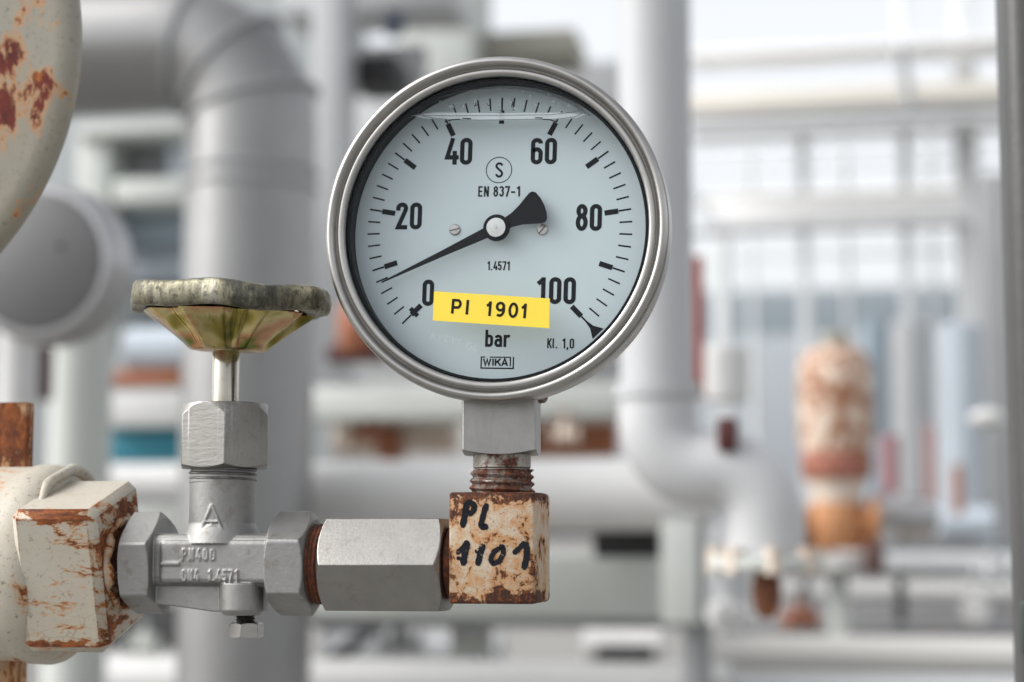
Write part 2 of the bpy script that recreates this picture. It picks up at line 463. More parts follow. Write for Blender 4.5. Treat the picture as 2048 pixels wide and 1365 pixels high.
seal = [(44.68, 2.4), (44.4, 1.9), (43.75, 1.9), (43.65, 2.2), (43.8, 3.0), (44.35, 10.3), (44.6, 10.4)]
lathe_y(MB(), seal).build('seal_ring', M_blackr, gauge, smooth=40)
# dial
b = Mat('dial_enamel'); n = b.noise(60, 4, .6)
c = b.mix(n, (.44, .515, .54), (.465, .54, .565))
M_dial = b.bsdf(c, .55, 0.0, b.bump(b.noise(900, 2, .5), .03, .0001))
dial = lathe_y(MB(), [(44.5, YD/mm), (0.0001, YD/mm)]).build('dial', M_dial, gauge, smooth=0)
# printing on the dial
M_ink = plain('black_dial_print', (.012, .014, .017), .6, var=.2, spec=.08)
DC = pt(996.5, 460.5, YD)
DXA = (pt(1150, 456, YD)-pt(850, 456, YD)).normalized(); DZA = Vector((0, -1, 0)).cross(DXA)*1
if DZA.z < 0: DZA = -DZA
PM = ppm(993, 456, YD)                          # metres per photo pixel on the dial
NRM = Vector((0, -1, 0)); LIFT = .05*mm
tick = MB()
def polar(v, rpx):
    a = R(225-2.7*v); return (rpx*PM*math.cos(a), rpx*PM*math.sin(a))
for v in range(0, 101, 2):
    r0, r1 = 244, 269.5
    tick.stroke([polar(v, r0), polar(v, r1)], (3.2 if v % 10 else 3.5)*PM, DC, DXA, DZA, NRM, LIFT)
    if v % 10 == 0:
        tick.stroke([polar(v, 216), polar(v, 243.5)], 10.5*PM, DC, DXA, DZA, NRM, LIFT+.01*mm)
# zero-stop cross bar and end wedge
a = R(225); d = Vector((math.cos(a), math.sin(a))); q = Vector((-d.y, d.x)); m0 = d*(236*PM)
tick.stroke([tuple(m0-q*11*PM), tuple(m0+q*11*PM)], 9*PM, DC, DXA, DZA, NRM, LIFT+.02*mm)
tick.stroke([polar(100, 258), polar(100, 274), polar(100, 292)], 5.5*PM, DC, DXA, DZA, NRM, LIFT+.02*mm, wmul=[.6, 1.6, 5.4])
tick.build('scale_marks', M_ink, dial, smooth=0, flip=False)
num = MB()
def dtext(txt, x0, x1, ybase, ytop, t=.165):
    p = pt(x0, ybase, YD); p2 = pt(x1, ybase, YD); hgt = (pt(x0, ytop, YD)-p).length
    stroke_text(num, txt, p, DXA, DZA, NRM, hgt, t, width=(p2-p).length, lift0=LIFT)
for args in (('0', 844, 867, 612, 560), ('20', 791, 843, 459, 406), ('40', 890, 944, 330, 277), ('60', 1061, 1113, 329, 277),
             ('80', 1151, 1203, 462, 409), ('100', 1072, 1151, 608, 555)): dtext(*args)
num.build('scale_numerals', M_ink, dial, smooth=0, flip=False)
num = MB()
dtext('EN 837-1', 956, 1041, 394, 373, .155); dtext('1.4571', 974, 1020, 541, 523, .155); dtext('Kl. 1,0', 1094, 1148, 697, 677, .15)
dtext('bar', 970, 1019, 694, 660, .165); dtext('S', 989, 1007, 356, 325, .14)
sc_c = pt(998, 340.5, YD)
num.stroke([(26*PM*math.cos(R(6*i)), 26*PM*math.sin(R(6*i))) for i in range(60)], 1.7*PM, sc_c, DXA, DZA, NRM, LIFT, closed=True)
num.build('dial_lettering', M_ink, dial, smooth=0, flip=False)
# maker's mark: boxed letters
lg = MB()
p0 = pt(961, 737.5, YD); uu = PM
def lgs(pts, t): lg.stroke([(x*uu, y*uu) for x, y in pts], t*uu, p0, DXA, DZA, NRM, LIFT)
lgs([(1, 24), (1, 1), (66, 1), (66, 24)], 2.7); lgs([(0, 23), (9, 23)], 2.2); lgs([(18, 23), (61, 23)], 2.2); lgs([(60, 23), (60, 5)], 2.5)
LY, LH = 6, 14
for pts in ([(6, 1), (9.5, .05), (13, .9), (16.5, .05), (20, 1)], [(25, 1), (25, 0)], [(30, 1), (30, 0)], [(40, 1), (31, .42)], [(34, .6), (40.5, 0)],
            [(43, 0), (48.5, 1), (54, 0)], [(45, .30), (52, .30)]):
    lg.stroke([(x*uu, (LY+y*LH)*uu) for x, y in pts], 3.3*uu, p0, DXA, DZA, NRM, LIFT+random.random()*2e-5)
lg.build('maker_mark', M_ink, dial, smooth=0, flip=False)
# dial screws
M_screw = steel('dial_screw_steel', (.42, .41, .40), .35, (900, 900, 100), .25)
M_slot = plain('dark_slot', (.06, .055, .05), .6)
for (px, py, an) in ((910, 460, 12), (1085, 460, 48)):
    c = pt(px, py, YD); s_ = MB()
    s_.lathe([(1.72*mm, 0), (1.72*mm, -.25*mm), (1.45*mm, -.45*mm), (.0001*mm, -.5*mm)], c, Y, 40)
    so_ = s_.build('dial_screw', M_screw, gauge, smooth=30)
    MB().box(c+Vector((0, -.5*mm, 0)), (3.1*mm, .08*mm, .34*mm), Matrix.Rotation(-R(an), 3, 'Y')).build('slot', M_slot, so_, smooth=0)
# pointer
M_pointer = plain('matt_black_pointer', (.010, .0115, .014), .5, bump=.03, spec=.12)
YP = 7.5*mm
pc = pt(993, 456, YP); tip = pt(763, 565, YP); ax = (tip-pc); Lp = ax.length; ax.normalize(); ay = Vector((0, -1, 0)).cross(ax)
PP = ppm(993, 456, YP)
half = [(0, 12), (28, 10.5), (120, 6.0), (205, 3.0), (Lp/PP, 1.3)]
out = [(x, y) for x, y in half]+[(x, -y) for x, y in reversed(half)]
# counterweight, in pixels along the axis behind the hub
bw = [(-20, -11), (-40, -14.5), (-60, -22), (-80, -32), (-89, -36), (-95, -36), (-101, -31), (-105, -16), (-106, 0), (-104, 16), (-100, 27), (-94, 31.5), (-87, 31), (-74, 26), (-50, 16.5), (-30, 12)]
out = out[:5]+out[5:]+bw
p_ = MB(); p_.prism([(x*PP, y*PP) for x, y in out], pc, ax, ay, (0, .35*mm, 0))
ptr = p_.build('pointer', M_pointer, gauge, smooth=0)
MB().lathe([(27*PP, .36*mm), (27*PP, -.15*mm), (26*PP, -.3*mm), (0.0001*mm, -.3*mm)], pc, Y, 64).build('hub', M_pointer, ptr, smooth=40)
M_cap = steel('pointer_cap', (.52, .52, .505), .22, (500, 500, 500), .08)
MB().lathe([(20*PP, -.29*mm), (20*PP, -.75*mm), (19*PP, -.95*mm), (4.2*PP, -1.0*mm), (4.0*PP, -.8*mm), (2.6*PP, -.8*mm), (2.4*PP, -1.02*mm), (.0001*mm, -1.05*mm)], pc, Y, 64).build('hub_cap', M_cap, ptr, smooth=30)
# air bubble above the liquid, with its meniscus and droplets clinging inside the window
def clear(name, alpha, col, rough=.15, gl=.5):
    b = Mat(name); t = b.n('ShaderNodeBsdfTransparent'); d = b.n('ShaderNodeBsdfPrincipled')
    b.set(d.inputs['Base Color'], col); d.inputs['Roughness'].default_value = rough; d.inputs['Specular IOR Level'].default_value = gl
    mx = b.n('ShaderNodeMixShader'); b.set(mx.inputs[0], alpha)
    b.t.links.new(t.outputs[0], mx.inputs[1]); b.t.links.new(d.outputs[0], mx.inputs[2]); b.t.links.new(mx.outputs[0], b.o.inputs[0])
    return b.m
M_men = clear('meniscus_glycerine', .42, (.70, .76, .78), .12)
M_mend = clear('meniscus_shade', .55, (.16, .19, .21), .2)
M_drop = clear('glycerine_droplet', .35, (.30, .34, .36), .05, 1.0)
YB = 5.0*mm
def bp(px, py, y=YB): return pt(px, py, y)
bub = MB()
sheet = [(822, 231), (870, 225.5), (1000, 226.5), (1125, 225.5), (1172, 229), (1150, 237), (1090, 240), (1000, 241), (900, 240), (850, 237)]
f = [bp(*q) for q in sheet]; bub.rings([f, [p+Vector((0, .3*mm, 0)) for p in f]])
bubble = bub.build('air_bubble', M_men, gauge, smooth=0)
ln = MB()
ln.tube([bp(x, y) for x, y in [(818, 236), (834, 230), (870, 237), (900, 239.5), (960, 240.5), (1000, 240), (1060, 239), (1110, 239), (1150, 234), (1166, 226), (1180, 231)]], .13*mm, 8)
ln.tube([bp(x, y) for x, y in [(834, 227), (850, 231), (900, 232), (1000, 231), (1100, 230), (1158, 223)]], .10*mm, 8)
up_ = [(834, 227), (842, 216), (862, 203), (890, 192), (925, 183), (965, 178), (1000, 176.5), (1040, 179), (1080, 186), (1115, 196), (1140, 207), (1156, 218), (1158, 223)]
ln.tube([bp(x, y) for x, y in up_], .13*mm, 8)
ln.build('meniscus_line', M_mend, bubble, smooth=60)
ring = MB()
upr = [(820, 231), (836, 211), (858, 196), (888, 184), (925, 175), (965, 170), (1000, 168.5), (1040, 171), (1082, 178), (1118, 188), (1146, 201), (1164, 217), (1172, 226)]
up2 = [up_[0]]+up_[1:-1]+[up_[-1]]
f1 = [bp(*q, y=8.5*mm) for q in upr]; f2 = [bp(*q, y=8.5*mm) for q in up2]
va = [ring.bm.verts.new(p) for p in f1]; vb = [ring.bm.verts.new(p) for p in f2]
for i in range(len(va)-1): ring.face((va[i], va[i+1], vb[i+1], vb[i]))
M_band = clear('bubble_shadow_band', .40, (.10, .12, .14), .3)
ring.build('bubble_edge_shade', M_band, bubble, smooth=0)  # translucent dark strip paints in the dial edge shadow
for (px, py, r_, sx, sz) in ((903, 213, .75, 1, .8), (951, 203, .55, .9, 1.2), (976, 207, .5, .6, 1.6), (1023, 205, .5, .5, 1.7), (1073, 211, .45, 1, 1.1), (1107, 204, .5, 1, 1),
                             (1138, 212, .4, 1, 1), (1098, 189, .3, 1, 1), (1046, 183, .25, 1.5, 1), (1060, 192, .25, 1, 1), (880, 203, .3, 1.4, 1), (926, 214, .4, .7, 1.4), (1000, 224, .5, 1.1, .8),
                             (998, 212, .3, 1, 1), (940, 190, .22, 1.4, .8), (1118, 209, .28, 1, 1), (1030, 218, .7, 1.4, .7)):
    MB().sphere(bp(px, py, 3.2*mm), r_*mm, (sx, .4, sz), 14).build('droplet', M_drop, bubble, smooth=180)
dk = MB()
for pts in ([(902, 212), (905, 209), (909, 214)], [(950, 201), (952, 208), (949, 213), (955, 210)], [(976, 203), (974, 208), (978, 212)], [(1022, 200), (1026, 206), (1023, 215)], [(889, 244), (905, 240), (920, 239)], [(1112, 244), (1100, 240), (1085, 239)], [(925, 237), (942, 238)], [(1070, 236), (1085, 236.5)]):
    dk.tube([bp(x, y, 4.0*mm) for x, y in pts], .17*mm, 6)
dk.build('refracted_mark', M_ink, bubble, smooth=60)
# window glass: clear sheet with a faint sheen
b = Mat('window_pane_glass'); t = b.n('ShaderNodeBsdfTransparent'); gls = b.n('ShaderNodeBsdfGlossy'); gls.inputs['Roughness'].default_value = .03
t.inputs[0].default_value = (.985, .995, 1, 1)
fr = b.n('ShaderNodeFresnel'); fr.inputs[0].default_value = 1.45
mx = b.n('ShaderNodeMixShader'); b.t.links.new(b.math('MULTIPLY', fr.outputs[0], .22), mx.inputs[0])
b.t.links.new(t.outputs[0], mx.inputs[1]); b.t.links.new(gls.outputs[0], mx.inputs[2]); b.t.links.new(mx.outputs[0], b.o.inputs[0])
YG = 1.2*mm
win = lathe_y(MB(), [(44.72, YG/mm), (0.0001, YG/mm)]).build('window_pane', b.m, gauge, smooth=0)
M_ghost = clear('etched_lettering', .09, (.9, .92, .92), .5)
for ch, px, py, an in (('A', 862, 672, -8), ('F', 879, 675, -9), ('E', 890, 677, -10), ('T', 902, 680, -11), ('Y', 914, 683, -12), ('G', 933, 690, -15), ('L', 948, 694, -17)):
    me = font_mesh(ch, 15*PM/.72)
    gm = MB().add_mesh(me, face_mat(pt(px-4, py+7, YG-.06*mm), Matrix.Rotation(-R(an), 3, 'Y') @ X, Matrix.Rotation(-R(an), 3, 'Y') @ Z))
    if ch == 'A': gh = gm
    else:
        tmp = bpy.data.meshes.new('t'); gm.bm.to_mesh(tmp); gh.bm.from_mesh(tmp); gm.bm.free()
gh.build('etched_lettering', M_ghost, win, smooth=0)
# yellow sticker on the glass
b = Mat('yellow_label_tape'); n = b.noise(120, 4, .6)
M_yel = b.bsdf(b.mix(n, (.80, .60, .045), (.86, .66, .06)), .42, 0, b.bump(n, .05, .0002))
ys = YG-.34*mm
cs = [pt(868, 583, ys), pt(1099.5, 597.5, ys), pt(1098.5, 657, ys), pt(865.5, 641.5, ys)]
st = MB(); st.rings([[p for p in cs], [p+Vector((0, .24*mm, 0)) for p in cs]])
stk = st.build('name_sticker', M_yel, gauge, smooth=0)
tx = (cs[1]-cs[0]).normalized(); tz = (cs[0]-cs[3]).normalized(); tz = (tz-tx*tz.dot(tx)).normalized()
M_tape = plain('black_tape_print', (.016, .014, .010), .6, spec=.12)
lt = MB()
SG = {'P': [[(0.08, 0), (0.08, 1)], [(0.08, .925)]+arc(.40, .68, .19, .245, 90, -90)+[(.08, .435)]], 'I': [[(.08, 0), (.08, 1)]],
      '1': [[(.30, 0), (.30, 1)], [(.06, .70), (.19, .745), (.28, .90)]], '0': [arc(.32, .5, .245, .435, 0, 360, 28)],
      '9': [arc(.32, .68, .235, .25, 0, 360, 24), arc(.29, .48, .27, .41, 35, -125)]}
for ch, px, py in (('P', 902, 627.5), ('I', 931, 629.5), ('1', 970, 632), ('9', 990, 633.2), ('0', 1016, 635), ('1', 1040, 636.5)):
    for kq, pts in enumerate(SG[ch]):
        o_ = pt(px, py, ys-.05*mm); hh_ = 29*PM
        lt.stroke([(x*hh_, y*hh_) for x, y in pts], .185*hh_, o_, tx, tz, NRM, kq*4e-6)
lt.build('sticker_lettering', M_tape, stk, smooth=0, flip=False)
# little wire loop at the bezel edge
MB().tube([pt(x, y, 9*mm) for x, y in [(1305, 318), (1311, 319), (1314.5, 323), (1313, 327.5), (1309, 328), (1311, 324)]], .22*mm, 8).build('wire_loop', M_blackr, gauge, smooth=60)

# ---- stem below the case
YA = 18*mm
k = ppm(1000, 850, YA)
cxs = pt(1000, 860, YA-11*mm)                    # front face centre of the wrench square
AX = Vector((pt(1004, 860, YA).x, YA, 0))
def zat(py, y=YA, px=1000): return pt(px, py, y).z
z_top, z_bot = zat(796, YA-11*mm), zat(908, YA-11*mm)
cn = MB(); cn.hexnut((AX.x, AX.y, z_bot), Z, 22.2*mm, z_top-z_bot, rot=R(51), rc=1.02, ch0=True, ch1=False, n=4, tan=.30, corner=.02)
# rot so that faces look along x / y
cn.build('wrench_square', M_conn, gauge, smooth=20, bevel=.25*mm)
wl = MB(); pts = []
for i in range(49):
    t = 2*math.pi*i/48; r_ = 11.2*mm
    q = 1/max(abs(math.cos(t)), abs(math.sin(t))); q = min(q, 1.25)
    x = AX.x+r_*q*math.cos(t); y = AX.y+r_*q*math.sin(t)
    zz = C0.z - math.sqrt(max(0, (48.0*mm)**2-(x-C0.x)**2))-1.5*mm+random.uniform(-.3, .3)*mm
    pts.append((x, y, zz))
wl.tube(pts, .9*mm, 10, radii=[random.uniform(1.5, 2.0)*mm for _ in pts])
M_wbead = rust_metal('brown_weld_bead', .50, .62, 220)
wl.build('weld_bead', M_wbead, gauge, smooth=60)
# neck and thread
zn0, zn1 = zat(985), zat(905)
nk = [(8.75, 0)]
prof = [(8.9*mm, zat(906)-zn0), (8.75*mm, zat(908)-zn0), (8.75*mm, zat(936)-zn0), (8.3*mm, zat(938.5)-zn0), (8.3*mm, zat(941)-zn0)]
MB().lathe(prof, (AX.x, AX.y, zn0), Z, 72).build('neck', M_rneck, gauge, smooth=50)
def thread(o, axis, L, r, pitch, depth, mat, parent, seg=96, name='thread', taper=0):
    mb = MB(); a = Vector(axis).normalized(); u = Vector((1, 0, 0)) if abs(a.x) < .5 else Vector((0, 0, 1)); u = (u-a*u.dot(a)).normalized(); v = a.cross(u)
    ns = 8; rows = int(L/pitch*ns); ringsl = []
    for j in range(rows+1):
        ring = []
        for i in range(seg):
            t = 2*math.pi*i/seg; h = L*j/rows; ph = (h/pitch + i/seg) % 1
            f_ = abs(ph*2-1); f_ = min(1, max(0, (f_-.12)/.76)); q = r-depth*f_-taper*h/L
            ring.append(Vector(o)+a*h+(u*math.cos(t)+v*math.sin(t))*q)
        ringsl.append(ring)
    mb.rings(ringsl); return mb.build(name, mat, parent, smooth=25)
thread((AX.x, AX.y, zat(990)), Z, zat(940)-zat(990), 10.1*mm, 2.15*mm, 1.0*mm, M_rthread, gauge, taper=.5*mm)

# ================================================================== ELBOW
yf, yb = YA-12.5*mm, YA+12.5*mm
e0, e1 = pt(897, 1208, yf), pt(1069, 984, yf)
_eo = Vector((0, 0, (e1.z-e0.z)/2)); _eh = (e1.z-e0.z)/2
M_elbow = rusty('rust_speckled_cream_paint', (.48, .40, .305), .568, 210, .0022, .62, .17, tint=(.38, .24, .13), soft=.16, pits=.95,
                extra=band_mask((0, 0, 1), _eo, _eh-4.6*mm, _eh-1.0*mm, .16),
                rcols=[(.36, DARKR), (.50, (.055, .020, .012)), (.60, (.16, .05, .016)), (.70, (.33, .11, .025))])
elbow = thing('elbow_fitting', ((e0.x+e1.x)/2, YA, e0.z), 'rust speckled cream square elbow block with black marker writing under the gauge', 'pipe elbow')
em = MB(); em.box(((e0.x+e1.x)/2, YA, (e0.z+e1.z)/2), (e1.x-e0.x, 25*mm, e1.z-e0.z), bev=.9*mm, seg=3)
em.build('block', M_elbow, elbow, smooth=40)
# rust-scaled rim proud at the rear half
em = MB(); em.box(((e0.x+e1.x)/2+.25*mm, YA+7.5*mm, (e0.z+e1.z)/2), (e1.x-e0.x+.6*mm, 11*mm, e1.z-e0.z+.2*mm), bev=1.6*mm, seg=3)
em.build('rear_block', M_elbow, elbow, smooth=40)
ez = zat(1127, YA, 900)
MB().lathe([(9.2*mm, 0), (9.2*mm, 3.2*mm), (10.9*mm, 4.2*mm), (10.9*mm, 7*mm)], (e0.x-6.2*mm, YA, ez), X, 64).build('collar', M_rring, elbow, smooth=40)
# hand lettering in worn black marker
b = Mat('worn_marker_ink'); n = b.noise(420, 6, .7); t = b.n('ShaderNodeBsdfTransparent'); d = b.n('ShaderNodeBsdfPrincipled')
b.set(d.inputs['Base Color'], b.mix(b.noise(900, 4, .6), (.006, .007, .010), (.016, .017, .022))); d.inputs['Roughness'].default_value = .8; d.inputs['Specular IOR Level'].default_value = .15
mx = b.n('ShaderNodeMixShader'); b.t.links.new(b.ramp(n, [(.34, 0.0), (.42, 1.0)]), mx.inputs[0]); b.t.links.new(t.outputs[0], mx.inputs[1]); b.t.links.new(d.outputs[0], mx.inputs[2]); b.t.links.new(mx.outputs[0], b.o.inputs[0])
mk = MB(); kk = 0
def mstroke(pts, wpx):
    global kk
    P3 = [pt(x, y, yf) for x, y in pts]; o = P3[0]
    # densify and round
    q = [(p.x-o.x, p.z-o.z) for p in P3]; dense = []
    for i in range(len(q)-1):
        for j in range(8):
            u_ = j/8; dense.append((q[i][0]*(1-u_)+q[i+1][0]*u_, q[i][1]*(1-u_)+q[i+1][1]*u_))
    dense.append(q[-1])
    for _ in range(3):
        dense = [dense[0]]+[((dense[i-1][0]+2*dense[i][0]+dense[i+1][0])/4, (dense[i-1][1]+2*dense[i][1]+dense[i+1][1])/4) for i in range(1, len(dense)-1)]+[dense[-1]]
    n_ = len(dense); wm = [(.45 if i in (0, n_-1) else .8 if i in (1, n_-2) else 1)*random.uniform(.88, 1.1) for i in range(n_)]
    mk.stroke(dense, wpx*ppm(980, 1100, yf), o, X, Z, NRM, .08*mm+kk*4e-6, wmul=wm); kk += 1
mstroke([(933, 1008), (930, 1030), (925, 1056)], 13); mstroke([(928, 1012), (940, 1004), (950, 1012), (946, 1024), (936, 1030)], 12)
mstroke([(974, 1007), (968, 1025), (962, 1050), (966, 1056), (976, 1052)], 12)
mstroke([(912, 1108), (926, 1097), (936, 1082)], 11); mstroke([(935, 1082), (930, 1105), (926, 1132)], 14); mstroke([(913, 1116), (922, 1118)], 8)
mstroke([(951, 1106), (961, 1098), (967, 1090)], 10); mstroke([(967, 1088), (960, 1110), (955, 1132)], 13)
mstroke([(1000, 1096), (988, 1104), (981, 1118), (986, 1128), (998, 1124), (1007, 1108), (1006, 1094), (998, 1094)], 10.5)
mstroke([(1026, 1108), (1038, 1098), (1050, 1084)], 11); mstroke([(1050, 1084), (1054, 1098), (1053, 1118), (1047, 1140)], 13)
mk.build('marker_writing', b.m, elbow, smooth=0, flip=False)

# ================================================================== COUPLING (long hexagon)
x0, x1 = pt(631, 1127, YA-14*mm).x, pt(881, 1127, YA-12*mm).x
cz = zat(1129, YA, 750)
cpl = thing('hex_coupling', ((x0+x1)/2, YA, cz-14*mm), 'long plain steel hexagon coupling between the valve and the rusty elbow', 'coupling')
MB().hexnut((x0, YA, cz), X, 27.6*mm, x1-x0, rot=R(30), rc=.985, n=6, tan=.6).build('hex_body', M_nut, cpl, smooth=18, bevel=.22*mm)
M_dent = plain('dark_nick', (.03, .024, .02), .7)
ct = thread((x0-4.5*mm, YA, cz), X, 5.5*mm, 12.3*mm, 1.4*mm, .6*mm, M_rring, cpl, name='rusty_thread')

# ================================================================== NEEDLE VALVE
vz = zat(1127, YA, 430)
bx0, bx1 = pt(236, 1127, YA-13*mm).x, pt(607, 1127, YA-13*mm).x
spx = pt(447, 900, YA).x                       # spindle axis
valve = thing('needle_valve', (spx, YA, vz-16*mm), 'grey cast steel needle valve with gold passivated handwheel', 'valve')
V = MB()
hx0, hx1 = bx0, pt(299, 1127, YA-13*mm).x
V.hexnut((hx0, YA, vz), X, 28*mm, hx1-hx0, rot=R(8), rc=1.0, n=6, tan=.35, seg=120)
rx0 = pt(527, 1127, YA-13*mm).x
V.hexnut((rx0, YA, vz), X, 28*mm, bx1-rx0, rot=R(4), rc=.97, n=6, tan=.5, seg=120)
bl = pt(292, 1127, YA-10*mm).x; br = rx0+3*mm
zt, zb2 = zat(1068, YA-10*mm, 430), zat(1173, YA-10*mm, 430)
V.box(((bl+br)/2, YA, (zt+zb2)/2), (br-bl, 21*mm, zt-zb2), bev=3.0*mm, seg=3)
V.box(((bl+br)/2+2*mm, YA, (zt+zb2)/2-.5*mm), (br-bl-5*mm, 22.4*mm, (zt-zb2)*.84), bev=1.4*mm, seg=2)
nr = 10.2*mm
V.lathe([(nr*1.25, zt-3*mm), (nr*1.12, zt+.6*mm), (nr*1.0, zt+3.2*mm), (nr, zat(958)), (nr*.97, zat(935))], (spx, YA, 0), Z, 64, None, True, True)
# foot rib and boss
V.prism([(pt(296, 1190, YA).x, zat(1150, YA, 300)), (pt(300, 1190, YA).x, zat(1194, YA, 300)), (pt(312, 1190, YA).x, zat(1204, YA, 300)), (pt(440, 1222, YA).x, zat(1222, YA, 440)), (pt(520, 1225, YA).x, zat(1224, YA, 520)), (pt(525, 1190, YA).x, zat(1150, YA, 520))],
        (0, YA-7.5*mm, 0), X, Z, (0, 15*mm, 0))
bxp = pt(496, 1210, YA)
V.lathe([(6.7*mm, zat(1165, YA, 480)), (6.7*mm, zat(1219, YA, 480)), (5.4*mm, zat(1229, YA, 480))], (bxp.x, YA-6*mm, 0), Z, 40, None, True, True)
# cast-in lettering, arrow and triangular mark, raised from the front
yfb = YA-11.25*mm
GL['P'] = [('o', [(.075, 0), (.075, 1)]), ('o', [(.075, .94)]+arc(.23, .70, .12, .24, 90, -90)+[(.075, .46)])]
GL['D'] = [('c', [(.075, .07), (.075, .93)]+arc(.19, .66, .16, .27, 90, 0)+arc(.19, .34, .16, .27, 0, -90))]
def emboss(txt, px, py, hpx, gap=.13):
    h = hpx*ppm(px, py, yfb); x = 0
    for c_ in txt:
        for kd, pts in GL[c_]:
            q = [pt(px, py, yfb+.05*mm)+X*((x+a_)*h)+Z*(b_*h) for a_, b_ in pts]
            if kd == 'c': q.append(q[0])
            V.tube(q, .38*mm, 8)
        x += WID.get(c_, .42)+gap
emboss('PN400', 364, 1122, 24, .2); emboss('DN4  1.4571', 364, 1164, 24, .1)
V.box(pt(340, 1128, yfb), (6.2*mm, .9*mm, 1.1*mm))
def bar2(p, q, w_, yy):
    a_, b_ = pt(*p, yy), pt(*q, yy); d_ = b_-a_; an_ = math.atan2(d_.z, d_.x)
    V.box((a_+b_)/2, (d_.length, 1.2*mm, w_), Matrix.Rotation(-an_, 3, 'Y'))
yn = YA-nr
bar2((402, 1062), (424, 1010), .7*mm, yn+.3*mm); bar2((424, 1010), (446, 1062), .7*mm, yn+.3*mm); bar2((413, 1044), (435, 1044), .6*mm, yn+.1*mm); bar2((404, 1062), (424, 1050), .6*mm, yn+.1*mm); bar2((424, 1050), (444, 1062), .6*mm, yn+.1*mm)
bmesh.ops.remove_doubles(V.bm, verts=V.bm.verts[:], dist=1e-7)
body = V.build('body', M_cast, valve, smooth=180)
rm = body.modifiers.new('cast', 'REMESH'); rm.mode = 'VOXEL'; rm.voxel_size = .00021; rm.use_smooth_shade = True
sm = body.modifiers.new('soften', 'SMOOTH'); sm.factor = .5; sm.iterations = 9
thread((spx, YA, zat(962)), Z, zat(930)-zat(962), 10.6*mm, 1.5*mm, .8*mm, M_cast, valve)
nz0, nz1 = zat(934), zat(801)
MB().hexnut((spx+.4*mm, YA, nz0), Z, 26.2*mm, nz1-nz0, rot=R(19), rc=.99, n=6, tan=1.9, tan0=.5, up=(0, -1, 0)).build('bonnet_nut', M_nut, valve, smooth=18, bevel=.22*mm)
MB().lathe([(4.25*mm, nz1-1*mm), (4.25*mm, zat(697)), (3.6*mm, zat(690))], (spx+.3*mm, YA, 0), Z, 48, None, True, True).build('spindle', M_shaft, valve, smooth=40)
# drain screw
bolt = thread((bxp.x+.3*mm, YA-3*mm, zat(1245, YA, 480)), Z, zat(1226, YA, 480)-zat(1245, YA, 480), 3.0*mm, .9*mm, .45*mm, plain('dark_thread', (.09, .085, .08), .45, 1.0), valve, name='drain_screw')
MB().hexnut((bxp.x+.6*mm, YA-3*mm, zat(1275, YA, 480)), Z, 9.2*mm, zat(1244, YA, 480)-zat(1275, YA, 480), rot=R(-2), rc=.95, n=6, up=(0, -1, 0)).build('screw_head', M_bolt, bolt, smooth=18, bevel=.12*mm)
# handwheel: pressed, lobed dish with a fluted cone below
b = Mat('gold_passivated_zinc')
n1 = b.noise(70, 2, .5, None, .3); n2 = b.noise(420, 8, .75); n3 = b.noise(45, 3, .5)
c = b.ramp(n1, [(.34, (.09, .105, .02)), (.44, (.34, .28, .07)), (.52, (.60, .53, .26)), (.60, (.52, .27, .15)), (.68, (.17, .20, .05))])  # plating tints; dark and bright stops also paint in reflections
c = b.mix(b.ramp(n2, [(.55, 0.0), (.78, .8)]), c, (.07, .06, .03))
M_gold = b.bsdf(c, b.math('ADD', b.math('MULTIPLY', n2, .25), .12), .95, b.bump(n2, .35, .0003))
b = Mat('worn_zinc_rim')
n1 = b.noise(120, 7, .7, b.mapping((1, 1, .3)), .2); n2 = b.noise(420, 8, .72); n3 = b.noise(900, 4, .7, b.mapping((1, 1, .15)))
c = b.ramp(n1, [(.34, (.06, .058, .05)), (.45, (.13, .125, .10)), (.54, (.27, .255, .175)), (.63, (.36, .35, .30)), (.74, (.10, .098, .085))])
c = b.mix(b.ramp(n2, [(.50, 0.0), (.66, .9)]), c, (.055, .053, .048))
c = b.mix(b.ramp(n3, [(.36, .7), (.44, 0.0)]), c, (.09, .085, .07))
c = b.mix(b.ramp(n2, [(.27, .9), (.34, 0.0)]), c, (.55, .55, .54))
c = b.mix(b.ramp(b.math('ADD', b.noise(150, 6, .65), b.math('MULTIPLY', b.edge(.0012), .5)), [(.74, 0.0), (.80, .9)]), c, (.13, .035, .02))
M_rim = b.bsdf(c, b.math('ADD', b.math('MULTIPLY', n2, .35), .30), .85, b.bump(b.math('ADD', n2, b.math('MULTIPLY', n3, .7)), .5, .0004))
wc = Vector((pt(460, 600, YA).x, YA, zat(581, YA-28*mm, 460)))
tilt = Matrix.Translation(wc) @ Euler((R(2.0), R(2.2), 0)).to_matrix().to_4x4() @ Matrix.Scale(1.075, 4)
def lobes(t, amp): return 1+amp*math.cos(6*t+R(40))
wh = MB(); seg = 192
prof = [(22.5, -3.6), (27.0, -3.85), (28.4, -3.5), (29.1, -2.6), (29.3, 0), (29.0, 2.4), (28.3, 3.6), (27.0, 4.15), (25.5, 4.2), (23.8, 3.7), (22.6, 2.5), (21.5, -1.8)]
wh.lathe([(r*mm, h*.92*mm) for r, h in prof], (0, 0, 0), Z, seg, lambda t, r, h: lobes(t, .055)*(1+.005*math.sin(17*t)+.004*math.sin(29*t+h/mm)))
for v in wh.bm.verts:
    t = math.atan2(v.co.y, v.co.x); v.co.z += .45*mm*math.cos(6*t+R(130)) + .2*mm*math.sin(3*t+1)
wh.xform(Matrix.Translation((0, 0, .5*mm)) @ tilt)
wheel = wh.build('handwheel', M_rim, valve, smooth=50)
dish = MB()
